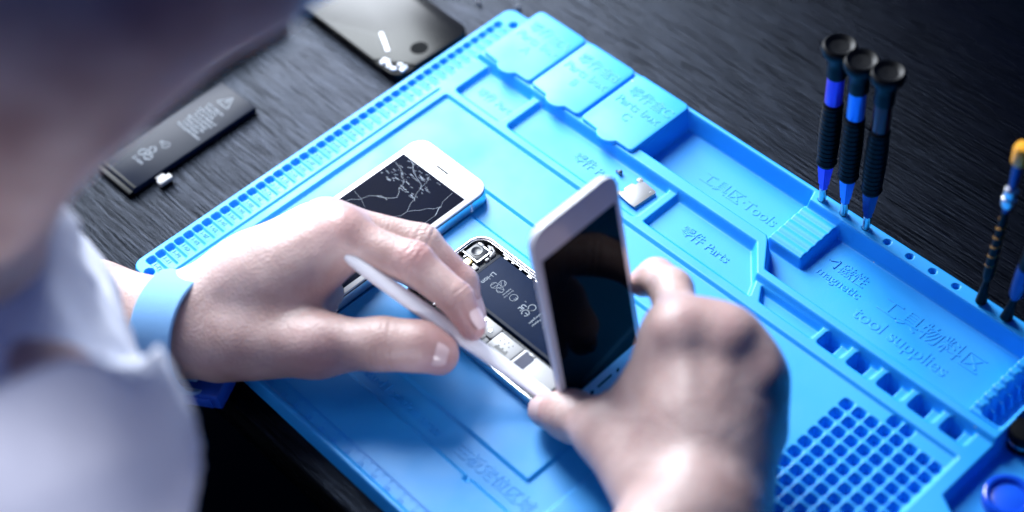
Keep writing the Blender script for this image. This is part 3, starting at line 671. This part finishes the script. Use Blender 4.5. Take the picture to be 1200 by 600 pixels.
m = MB(); m.lathe([(1.8, 26), (3.6, 30), (4.4, 44), (4.4, 52)], None, 18); m.build('sleeve', M['bluecol'], t)
m = MB(); m.lathe([(4.0, 52), (4.4, 54), (4.2, 100), (5.0, 104), (5.0, 118), (3.6, 120)], None, 18); m.build('handle', M['black'], t)
# round cap in the end recess, small black knob
t = empty('round_cap', (421.5, 206, 3.1), None, 'glossy dark blue round cap lying in the mat end recess', 'cap')
m = MB(); m.lathe([(11.6, 0), (12.0, 1), (12.0, 6.2), (11.0, 7.2), (9.4, 7.2), (8.4, 6.2), (8.0, 4.6)], None, 48); m.build('rim', M['silicone_dark'], t, angle=60)
m = MB(); m.lathe([(7.95, 3.8), (7.9, 4.9), (6, 5.4), (.001, 5.6)], None, 40); m.build('centre', mat('blue_cap_centre', (.008, .10, .75), .3, var=(40, .06)), t, angle=60)
t = empty('knurled_dial', at(1198, 516, 6), None, 'small glossy black knob at the right edge beyond the round cap', 'knob')
m = MB(); m.lathe([(7, -4), (7.4, -3), (7.4, 8), (6.6, 9.5), (.001, 10)], None, 28); m.build('body', M['black'], t)
m = MB(); m.lathe([(7.5, 2), (7.9, 2.4), (7.9, 3.6), (7.5, 4)], None, 28); m.build('ridge', M['steel'], t)

# ------------------------------------------------------------------ the technician: one continuous body from a signed distance field
def axis(lo, a0, b0, hi, fine, coarse):
    out = [lo]
    while out[-1] < hi:
        x = out[-1]; d = max(a0-x, x-b0, 0); out.append(x+min(coarse, fine+d*.12))
    return np.array(out, np.float32)
AX = axis(-330, -10, 430, 520, 1.6, 12); AY = axis(-640, -70, 205, 240, 1.6, 12); AZ = axis(-420, 4, 112, 560, 1.6, 11)
FAR = 24.0
class Field:
    def __init__(s): s.f = np.full((len(AX), len(AY), len(AZ)), FAR, np.float32)
def boxof(lo, hi, mrg):
    sl = []
    for A, l, h in zip((AX, AY, AZ), lo, hi): sl.append(slice(max(0, np.searchsorted(A, l-mrg)-1), min(len(A), np.searchsorted(A, h+mrg)+1)))
    return tuple(sl)
def coords(sl): return np.meshgrid(AX[sl[0]], AY[sl[1]], AZ[sl[2]], indexing='ij', sparse=True)
def cone(sl, a, b, ra, rb, fl=None):
    X, Y, Z = coords(sl); a = np.array(a, float); b = np.array(b, float); ba = b-a; L = ba@ba+1e-9
    px, py, pz = X-a[0], Y-a[1], Z-a[2]
    t = np.clip((px*ba[0]+py*ba[1]+pz*ba[2])/L, 0, 1)
    dx, dy, dz = px-t*ba[0], py-t*ba[1], pz-t*ba[2]
    if fl is not None:      # flattened section: squeeze along unit vector n by factor k
        n, k = fl; h = dx*n[0]+dy*n[1]+dz*n[2]; d2 = dx*dx+dy*dy+dz*dz-h*h+(h*k)**2
    else: d2 = dx*dx+dy*dy+dz*dz
    return (np.sqrt(np.maximum(d2, 1e-9))-(ra+(rb-ra)*t)).astype(np.float32)
def ell(sl, c, r, rot=None):
    X, Y, Z = coords(sl); px, py, pz = X-c[0], Y-c[1], Z-c[2]
    if rot is not None:
        px, py, pz = [rot[0][i]*px+rot[1][i]*py+rot[2][i]*pz for i in range(3)]
    k0 = np.sqrt((px/r[0])**2+(py/r[1])**2+(pz/r[2])**2); k1 = np.sqrt((px/r[0]**2)**2+(py/r[1]**2)**2+(pz/r[2]**2)**2)+1e-9
    return (k0*(k0-1)/k1).astype(np.float32)
def smin(a, b, k):
    h = np.clip(.5+.5*(b-a)/k, 0, 1); return b*(1-h)+a*h-k*h*(1-h)
def put(fd, prim, a, b, ra, rb, k, fl=None):
    mr = max(ra, rb); lo = np.minimum(a, b)-mr; hi = np.maximum(a, b)+mr
    sl = boxof(lo, hi, FAR); fd.f[sl] = smin(fd.f[sl], cone(sl, a, b, ra, rb, fl), k)
def chain(fd, pts, rad, k, fl=None):
    for i in range(len(pts)-1): put(fd, None, np.array(pts[i], float), np.array(pts[i+1], float), rad[i], rad[i+1], k, fl)
def blob(fd, c, r, k, rot=None, sub=False):
    c = np.array(c, float); m = max(r); sl = boxof(c-m, c+m, FAR); e = ell(sl, c, r, rot)
    fd.f[sl] = -smin(-fd.f[sl], e, k) if sub else smin(fd.f[sl], e, k)
def surface(f):
    """surface nets on the rectilinear grid"""
    s = f < 0; nx, ny, nz = f.shape
    c = [s[i:nx-1+i, j:ny-1+j, k:nz-1+k] for i in (0, 1) for j in (0, 1) for k in (0, 1)]
    cnt = sum(a.astype(np.uint8) for a in c); act = (cnt > 0) & (cnt < 8)
    ci = np.argwhere(act); N = len(ci); vid = np.full(act.shape, -1, np.int64); vid[act] = np.arange(N)
    acc = np.zeros((N, 3)); w = np.zeros(N)
    def pos(i, j, k): return np.stack([AX[i], AY[j], AZ[k]], 1).astype(float)
    I, J, K = ci.T
    corners = [(i, j, k) for i in (0, 1) for j in (0, 1) for k in (0, 1)]
    for a in corners:
        for b in corners:
            if sum(b[q]-a[q] for q in range(3)) == 1 and all(b[q] >= a[q] for q in range(3)):
                fa = f[I+a[0], J+a[1], K+a[2]]; fb = f[I+b[0], J+b[1], K+b[2]]; mk = (fa < 0) != (fb < 0)
                t = np.where(mk, fa/(fa-fb+1e-12), 0)[:, None]
                p = pos(I+a[0], J+a[1], K+a[2])*(1-t)+pos(I+b[0], J+b[1], K+b[2])*t
                acc[mk] += p[mk]; w[mk] += 1
    V = acc/w[:, None]; Q = []
    for ax in range(3):
        u, v = (ax+1) % 3, (ax+2) % 3
        sa = [slice(None)]*3; sb = [slice(None)]*3; sa[ax] = slice(0, -1); sb[ax] = slice(1, None)
        A = s[tuple(sa)]; B = s[tuple(sb)]; e = np.argwhere(A != B)
        ok = (e[:, u] > 0) & (e[:, v] > 0) & (e[:, u] < f.shape[u]-1) & (e[:, v] < f.shape[v]-1); e = e[ok]
        q = []
        for du, dv in ((-1, -1), (0, -1), (0, 0), (-1, 0)):
            g = e.copy(); g[:, u] += du; g[:, v] += dv; q.append(vid[g[:, 0], g[:, 1], g[:, 2]])
        q = np.stack(q, 1); flip = ~A[e[:, 0], e[:, 1], e[:, 2]]; q[flip] = q[flip][:, ::-1]; Q.append(q)
    return V, np.concatenate(Q)
def sdf_obj(name, V, Q, m, parent=None):
    me = bpy.data.meshes.new(name); me.vertices.add(len(V)); me.vertices.foreach_set('co', (V*MM).astype(np.float32).ravel())
    me.loops.add(Q.size); me.loops.foreach_set('vertex_index', Q.astype(np.int32).ravel())
    me.polygons.add(len(Q)); me.polygons.foreach_set('loop_start', np.arange(0, Q.size, 4, dtype=np.int32))
    me.update(calc_edges=True); me.validate()
    return link(name, me, m, parent, True, None)
def relax(V, Q, n):
    for _ in range(n):
        S = np.zeros_like(V); c = np.zeros(len(V))
        for i in range(4):
            a, b = Q[:, i], Q[:, (i+1) % 4]
            np.add.at(S, a, V[b]); np.add.at(c, a, 1); np.add.at(S, b, V[a]); np.add.at(c, b, 1)
        V = V*.5+.5*S/np.maximum(c, 1)[:, None]
    return V
V3 = lambda *a: np.array(a, float)

# skeleton (photo position, height above the table)
LW = at(208, 384, 36); LE = V3(-160, -145, 8)
RW = at(812, 622, 62); RE = V3(392, -190, 45)
SR = V3(207, -156, 188); SL = V3(-50, -165, 196)
NB = V3(114, -122, 274); SK = V3(172, -32, 346); HC = V3(170, 16, 412)
CH = V3(95, -185, 150); BL = V3(100, -330, -60); HP = V3(105, -420, -230)

torso = Field()
chain(torso, [CH, BL, HP], [105, 108, 125], 60)
chain(torso, [SL+V3(25, -8, -12), (SL+SR)/2+V3(0, -10, -8), SR+V3(-25, -8, -8)], [58, 72, 56], 50)
chain(torso, [(SL+SR)/2+V3(20, -20, 0), NB], [70, 60], 40)
arms = Field(); arms.f[:] = torso.f
chain(arms, [SL, V3(-120, -140, 120), LE], [56, 48, 40], 20)
chain(arms, [SR, (SR+RE)/2+V3(0, -10, 5), RE], [55, 50, 42], 20)
body = Field(); body.f[:] = arms.f
lm = LE*.62+LW*.38
chain(body, [LE, lm, LE*.2+LW*.8, LW], [40, 40, 27, 23], 10)
rm = RE*.6+RW*.4
chain(body, [RE, rm, RE*.2+RW*.8, RW], [42, 42, 33, 30], 10)
chain(body, [V3(60, -440, -250), V3(20, -120, -245)], [88, 70], 30)          # thighs under the table
chain(body, [V3(160, -440, -250), V3(215, -120, -245)], [88, 70], 30)
# neck and head: facing over the work
chain(body, [NB, SK], [62, 58], 25)
fw = V3(.28, .80, -.53); fw /= np.linalg.norm(fw); rt = np.cross(fw, V3(0, 0, 1)); rt /= np.linalg.norm(rt); uu = np.cross(rt, fw)
HR = np.stack([rt, fw, uu])
def hd(x, y, z): return HC+rt*x+fw*y+uu*z
blob(body, hd(0, -4, 48), (76, 96, 84), 25, HR)                 # cranium
blob(body, hd(0, 34, -8), (62, 62, 78), 30, HR)                 # face
chain(body, [hd(52, -2, -38), hd(40, 40, -66), hd(0, 74, -78), hd(-40, 40, -66), hd(-52, -2, -38)], [20, 18, 20, 18, 20], 22)   # jaw
chain(body, [hd(0, 96, 22), hd(0, 112, -12)], [8, 12], 9)       # nose
for sx in (-1, 1): blob(body, hd(sx*10, 103, -14), (8, 9, 7), 6, HR)
blob(body, hd(0, 93, -40), (22, 9, 5), 5, HR); blob(body, hd(0, 91, -50), (19, 9, 6), 5, HR)
for sx in (-1, 1):
    blob(body, hd(sx*30, 93, 24), (16, 12, 10), 12, HR, sub=True)
    blob(body, hd(sx*30, 78, 24), (13, 13, 12), 4, HR)
    chain(body, [hd(sx*14, 94, 40), hd(sx*46, 80, 42)], [7, 6], 9)
    chain(body, [hd(sx*72, -6, 24), hd(sx*80, -22, 30), hd(sx*78, -22, 8), hd(sx*70, -10, -16), hd(sx*72, -6, 24)], [6, 6, 6, 7, 6], 5)
    blob(body, hd(sx*72, -12, 6), (7, 13, 24), 5, HR)

# palms
def hand(W, E, mcp, rm_, thumb, tr, fingers, frad, palm_fill, wr_=21, kf=6.0):
    for mp, r in zip(mcp, rm_): chain(body, [W, W*.5+mp*.5, mp], [wr_, r+3.0, r], 14)
    for (a, b, ra, rb) in palm_fill: put(body, None, np.array(a, float), np.array(b, float), ra, rb, 14)
    chain(body, thumb, tr, 9)
    base = body.f.copy()
    for pts, rad in zip(fingers, frad):
        P = np.array(pts); sl = boxof(P.min(0)-max(rad), P.max(0)+max(rad), FAR)
        g = np.full(base[sl].shape, FAR, np.float32)
        for i in range(len(pts)-1): g = smin(g, cone(sl, np.array(pts[i], float), np.array(pts[i+1], float), rad[i], rad[i+1]), 3.0)
        body.f[sl] = smin(body.f[sl], smin(base[sl], g, kf), 1.2)
# left hand (writing grip on the pry tool)
l_mcp = [at(402, 280, 70), at(382, 262, 66), at(368, 266, 52), at(350, 280, 42)]
LT = [at(258, 402, 36), at(372, 405, 42), at(450, 403, 46), at(492, 406, 45), at(517, 413, 42)]
LTr = [20, 14.6, 10.9, 10.4, 8.2]
LI = [l_mcp[0], at(484, 308, 66), at(535, 350, 56), at(554, 384, 47)]
LM = [l_mcp[1], at(494, 286, 56), at(541, 332, 41), at(553, 368, 28)]
LR = [l_mcp[2], at(468, 290, 40), at(505, 322, 30), at(520, 345, 20)]
LP = [l_mcp[3], at(430, 292, 34), at(468, 312, 28), at(490, 330, 20)]
hand(LW, LE, l_mcp, [12.5, 12.5, 11.5, 10.5], LT, LTr, [LI, LM, LR, LP],
     [[11.5, 10.2, 8.6, 6.6], [11.5, 10.0, 8.6, 6.6], [10.5, 9, 7.6, 6], [9.5, 8, 7, 5.6]],
     [(at(300, 390, 36), l_mcp[0], 17, 11), (at(335, 402, 30), at(388, 345, 34), 11, 6)], 17)
put(body, None, at(500, 406, 41), at(516, 421, 36), 9.0, 7.6, 5)            # thumb pad
# right hand (pinching the screen between thumb and fingers)
r_mcp = [at(797, 392, 86), at(849, 402, 82), at(880, 446, 70), at(884, 505, 54)]
RT = [at(770, 570, 56), at(716, 508, 44), at(668, 487, 30), at(640, 481, 22)]
RTr = [19, 14.5, 10.6, 8.6]
RI = [r_mcp[0], at(787, 340, 74), at(769, 325, 66), at(753, 331, 60)]
RM_ = [r_mcp[1], at(822, 428, 46), at(795, 440, 34), at(770, 446, 32)]
RR = [r_mcp[2], at(838, 470, 38), at(812, 480, 28), at(788, 482, 28)]
RP = [r_mcp[3], at(842, 515, 28), at(820, 520, 22), at(800, 516, 22)]
hand(RW, RE, r_mcp, [12.5, 12.5, 11.5, 10.5], RT, RTr, [RI, RM_, RR, RP],
     [[11.5, 10.2, 9.2, 7.2], [11.5, 10, 8.8, 7], [10.5, 9, 8, 6.5], [9.5, 8, 7, 6]],
     [(RT[1], r_mcp[0], 11, 10.5), (at(770, 560, 56), at(800, 420, 76), 20, 14), (at(840, 600, 50), at(860, 450, 66), 22, 13), (at(745, 530, 50), at(790, 470, 60), 15, 13), (r_mcp[0], r_mcp[1], 11.6, 11.6), (r_mcp[1], r_mcp[2], 11.6, 11.2), (r_mcp[2], r_mcp[3], 11.2, 10.5), ((RW+r_mcp[0]+r_mcp[1]*2)/4-V3(0, 0, 3), (r_mcp[0]+r_mcp[1])/2-V3(0, 0, 1.5), 16, 11.5), ((RW+r_mcp[1]+r_mcp[2]*2)/4-V3(0, 0, 3), (r_mcp[1]+r_mcp[2])/2-V3(0, 0, 1.5), 16, 11.5)], kf=9)
for c in ((795, 384, 98), (850, 392, 95), (884, 438, 83)): blob(body, at(*c), (8, 8, 4.5), 9)
for c in ((485, 302, 70), (396, 268, 80)): blob(body, at(*c), (6, 6, 4), 7)
# extensor tendons
for a, b in ((LW, l_mcp[0]), (LW, l_mcp[1])): put(body, None, a*.35+b*.65+V3(0, 0, 13), b+V3(0, 0, 11), 2.2, 2.8, 6)
for a, b in ((RW, r_mcp[0]), (RW, r_mcp[1]), (RW, r_mcp[2])): put(body, None, a*.4+b*.6+V3(4, -3, 13.5), b+V3(3, -2, 11), 2.0, 2.2, 8)

BV, BQ = surface(body.f); BV = relax(BV, BQ, 2)
person = sdf_obj('person', BV, BQ, M['skin'])
meta(person, 'person in a pale shirt seen over the shoulder, hands working on phone parts', 'person')
fl = np.zeros(len(BV)); crs = np.zeros(len(BV))
def flush(c, r, s):
    global fl
    d = np.linalg.norm(BV-np.array(c), axis=1); fl = np.maximum(fl, s*np.exp(-(d/r)**2))
flush(at(485, 301, 72), 8, .8); flush(at(375, 412, 44), 15, .55); flush(at(797, 384, 97), 10, .5); flush(at(850, 394, 94), 10, .55); flush(at(883, 440, 82), 9, .6); flush(at(520, 330, 48), 12, .6)
flush(LI[3], 16, .55); flush(LM[3], 16, .5); flush(LT[4], 16, .55); flush(RT[3], 13, .55); flush(RI[3], 12, .3); flush(l_mcp[0]+V3(0, 0, 12), 12, .35); flush(at(390, 340, 50), 14, .5); flush(at(395, 330, 52), 16, .4)
flush(hd(76, -14, 6), 30, .8); flush(atd(246, 0, 500), 42, .9)
def wrinkle(c, ax, L, n, gap, r):
    """fine creases across a joint"""
    global crs
    ax = np.array(ax)/np.linalg.norm(ax); p = BV-np.array(c); t = p@ax; d = np.linalg.norm(p-np.outer(t, ax), axis=1)
    for i in range(n):
        crs = np.maximum(crs, np.exp(-((t-(i-(n-1)/2)*gap)/.9)**2)*(d < r)*np.clip((r-d)/4, 0, 1))
wrinkle(LT[2], LT[3]-LT[1], 0, 4, 3.2, 15); wrinkle(LI[1], LI[2]-LI[0], 0, 3, 3.0, 14); wrinkle(LI[2], LI[3]-LI[1], 0, 2, 2.6, 12); wrinkle(LM[1], LM[2]-LM[0], 0, 3, 3, 14); wrinkle(RT[2], RT[3]-RT[1], 0, 3, 3, 15); wrinkle(RI[1], RI[2]-RI[0], 0, 2, 3, 14)
for nm_, arr in (('flush', fl), ('crease', crs)):
    at_ = person.data.attributes.new(nm_, 'FLOAT', 'POINT'); at_.data.foreach_set('value', arr.astype(np.float32))

# fingernails: small curved plates set into the last joint
def nail(a, b, outdir, r, wdt, ln, name='fingernail'):
    a = np.array(a, float); b = np.array(b, float); d = b-a; d /= np.linalg.norm(d)
    o = np.array(outdir, float); o -= d*(o@d); o /= np.linalg.norm(o); sd = np.cross(d, o)
    nu, nv = 9, 9; V = []; F = []
    for lay in (0, -.7):
        for i in range(nu):
            for j in range(nv):
                u = (i/(nu-1)-.5); v = j/(nv-1); hw = wdt*(1-.35*abs(2*v-1)**3)
                an = u*2*hw/r
                p = b+d*(v-.72)*ln+(o*math.cos(an)+sd*math.sin(an))*(r+.35+lay-1.6*max(0, v-.55)**2*2)
                V.append(p)
    for i in range(nu-1):
        for j in range(nv-1): F.append((i*nv+j, (i+1)*nv+j, (i+1)*nv+j+1, i*nv+j+1))
    k = nu*nv
    for i in range(nu-1):
        for j in (0, nv-1): F.append((i*nv+j, i*nv+j+k, (i+1)*nv+j+k, (i+1)*nv+j))
    for j in range(nv-1):
        for i in (0, nu-1): F.append((i*nv+j, i*nv+j+1, i*nv+j+1+k, i*nv+j+k))
    o_ = mesh_obj(name, V, F, M['nail'], person, True, 60); return o_
tocam = lambda p: (CC-p)/np.linalg.norm(CC-p)
nail(LT[3], LT[4], tocam(LT[4])+V3(-.1, -.25, 0), 10.7, 5.8, 12)
nail(LI[2], LI[3], V3(.75, .35, .55), 7.2, 4.6, 10)
nail(LM[2], LM[3], V3(.7, .6, .4), 7.2, 4.6, 10)
nail(LR[2], LR[3], V3(.6, .7, .3), 6.6, 4.2, 9); nail(LP[2], LP[3], V3(.5, .8, .3), 6.0, 3.8, 8)
nail(RT[2], RT[3], V3(-.3, -.7, .62), 9.2, 6.0, 12)
nail(RI[2], RI[3], V3(-.2, .9, .5), 7.8, 4.8, 10)
nail(RM_[2], RM_[3], V3(0, .9, -.4), 7.6, 4.8, 10); nail(RR[2], RR[3], V3(0, .9, -.4), 7.2, 4.4, 9); nail(RP[2], RP[3], V3(0, .9, -.4), 6.6, 4, 8)

# shirt: torso and upper arms, a little larger, ending in rolled sleeves and a collar
shirt = Field(); shirt.f[:] = arms.f-9
lc = LE*.58+LW*.42
chain(shirt, [LE, LE*.72+LW*.28, lc], [48, 46, 39], 14)
chain(shirt, [lc-(LW-LE)*.1, lc], [42, 41], 4)
rc = RE*.55+RW*.45
chain(shirt, [RE, RE*.75+RW*.25, rc], [52, 50, 47], 14)
chain(shirt, [(SL+SR)/2+V3(20, -15, 10), NB-(SK-NB)*.1], [80, 66], 25)
chain(shirt, [NB+V3(14, -14, -4), (NB+SR)/2+V3(6, -10, 10), SR], [74, 76, 66], 25)
def plane_cut(fd, c, n, rad):
    X, Y, Z = np.meshgrid(AX, AY, AZ, indexing='ij', sparse=True); n = np.array(n)/np.linalg.norm(n)
    c = np.array(c)
    h = ((X-c[0])*n[0]+(Y-c[1])*n[1]+(Z-c[2])*n[2]).astype(np.float32)
    near = ((X-c[0])**2+(Y-c[1])**2+(Z-c[2])**2) < rad**2
    fd.f = np.where(near, np.maximum(fd.f, h), fd.f)
plane_cut(shirt, lc, LW-LE, 80); plane_cut(shirt, rc, RW-RE, 85); plane_cut(shirt, NB+(SK-NB)*.16, SK-NB, 125)
X, Y, Z = np.meshgrid(AX, AY, AZ, indexing='ij', sparse=True)
shirt.f = np.maximum(shirt.f, (-(Z+215)).astype(np.float32))
wr = 3.2*np.sin(X*.045+Y*.07+2.2*np.sin(Z*.03))+2.2*np.sin(Z*.085-X*.05+1.5*np.sin(Y*.04))+1.2*np.sin(X*.16+Z*.13+Y*.05)
shirt.f += wr.astype(np.float32)
SV, SQ = surface(shirt.f); SV = relax(SV, SQ, 2)
sdf_obj('shirt', SV, SQ, M['shirt'], person)
# trousers
tr_ = Field()
chain(tr_, [HP+V3(0, 0, 20), HP], [132, 132], 20); chain(tr_, [V3(60, -440, -250), V3(20, -110, -245)], [96, 78], 30); chain(tr_, [V3(160, -440, -250), V3(215, -110, -245)], [96, 78], 30)
TV, TQ = surface(tr_.f); sdf_obj('trousers', TV, TQ, M['trousers'], person)
# hair
hr = Field()
blob(hr, hd(0, -16, 84), (80, 96, 70), 10, HR); blob(hr, hd(0, -62, 66), (62, 46, 44), 20, HR)
sl_ = boxof(hd(0, 0, 40)-160, hd(0, 0, 40)+160, 0)
Xh, Yh, Zh = coords(sl_)
fy = (Xh-HC[0])*fw[0]+(Yh-HC[1])*fw[1]+(Zh-HC[2])*fw[2]; fz = (Xh-HC[0])*uu[0]+(Yh-HC[1])*uu[1]+(Zh-HC[2])*uu[2]
hr.f[sl_] = np.maximum(hr.f[sl_], (fy-52-.25*(fz-60)).astype(np.float32))
hr.f[sl_] = np.maximum(hr.f[sl_], (np.minimum(fy+26, 60)-.9*(fz-26)).astype(np.float32)*.6)
hr.f[sl_] += (1.6*np.sin(Xh*.31+Yh*.2)*np.sin(Yh*.27+Zh*.22)).astype(np.float32)
HV, HQ = surface(hr.f); sdf_obj('hair', HV, HQ, M['hair'], person)
# anti-static wrist band with its buckle
fdir = (LW-LE)/np.linalg.norm(LW-LE)
bc = at(213, 388, 35); s1 = np.cross(V3(0, 0, 1), fdir); s1 /= np.linalg.norm(s1); s2 = np.cross(fdir, s1)
V = []; F = []; nb = 72; prof = [(-12, 0), (-11.7, .9), (-11.1, 1.5), (11.1, 1.5), (11.7, .9), (12, 0), (11.7, -.4), (-11.7, -.4)]
for k in range(nb):
    a = 2*math.pi*k/nb; rr = 1.0
    for (x, o_) in prof:
        w_ = .3*math.sin(a*3+x*.2)
        V.append(bc+fdir*(x+.6*math.sin(2*a))+s1*((29.5+o_+w_)*math.cos(a))+s2*((28.5+o_+w_)*math.sin(a)))
np_ = len(prof)
for k in range(nb):
    for i in range(np_):
        j = (i+1) % np_; k2 = (k+1) % nb; F.append((k*np_+i, k2*np_+i, k2*np_+j, k*np_+j))
wb = mesh_obj('wristband', V, F, M['band'], person, True, 40)
Bc = at(236, 452, 8); bz = Matrix((fdir, s1, s2)).transposed().to_4x4(); 
m = MB(); T = Matrix.Translation(Bc) @ Matrix((V3(*fdir), V3(*s1), V3(*s2))).transposed().to_4x4()
m.box(-15, 15, -9, 9, -5.5, 5.5, 1.6, T); m.box(-18, -14, -7, 7, -3, 3, 1, T); m.box(-9, 11, -10.2, -8.6, -3.5, 3.5, .6, T)
bk = m.build('buckle', M['buckle'], wb)
m = MB(); T2 = Matrix.Translation(at(203, 437, 17)) @ Matrix((V3(*fdir), V3(*s1), V3(*s2))).transposed().to_4x4(); m.box(-14.5, 14.5, -2.4, 2.4, -1.8, 1.8, .8, T2); m.build('clasp_bar', M['band'], wb)


# ------------------------------------------------------------------ light: large window beyond the left of the table, key light, added shirt spot
def area(name, loc, target, sx, sy, power, col):
    l = bpy.data.lights.new(name, 'AREA'); l.shape = 'RECTANGLE'; l.size = sx; l.size_y = sy; l.energy = power; l.color = col
    o = bpy.data.objects.new(name, l); COL.objects.link(o); o.location = loc
    o.rotation_euler = (Vector(target)-Vector(loc)).to_track_quat('-Z', 'Y').to_euler(); return o
kl = area('key_light', (-.40, .34, .78), (.20, .17, .02), .42, .42, 3.3, (.88, .95, 1.0)); kl.data.spread = math.radians(72)
area('window_light', (-.916, .52, .60), (.14, .12, 0), .90, .60, 62, (.86, .92, 1.0))
sl = bpy.data.lights.new('shirt_fill', 'SPOT'); sl.energy = 230; sl.color = (.94, .93, 1.0); sl.spot_size = math.radians(22); sl.spot_blend = .9; sl.shadow_soft_size = .12  # unseen spot added to brighten the shirt and neck
so = bpy.data.objects.new('shirt_fill', sl); COL.objects.link(so); so.location = (1.30, -1.10, .55)
so.rotation_euler = (Vector((.15, -.26, .08))-so.location).to_track_quat('-Z', 'Y').to_euler()
w = bpy.data.worlds.new('World'); sc.world = w; w.use_nodes = True
bg = w.node_tree.nodes['Background']; bg.inputs['Color'].default_value = (.002, .045, .22, 1); bg.inputs['Strength'].default_value = 1.0
sc.view_settings.view_transform = 'Standard'; sc.view_settings.look = 'None'; sc.view_settings.exposure = -0.42; sc.view_settings.gamma = 1
sc.cycles.use_denoising = True
sc.cycles.max_bounces = 6
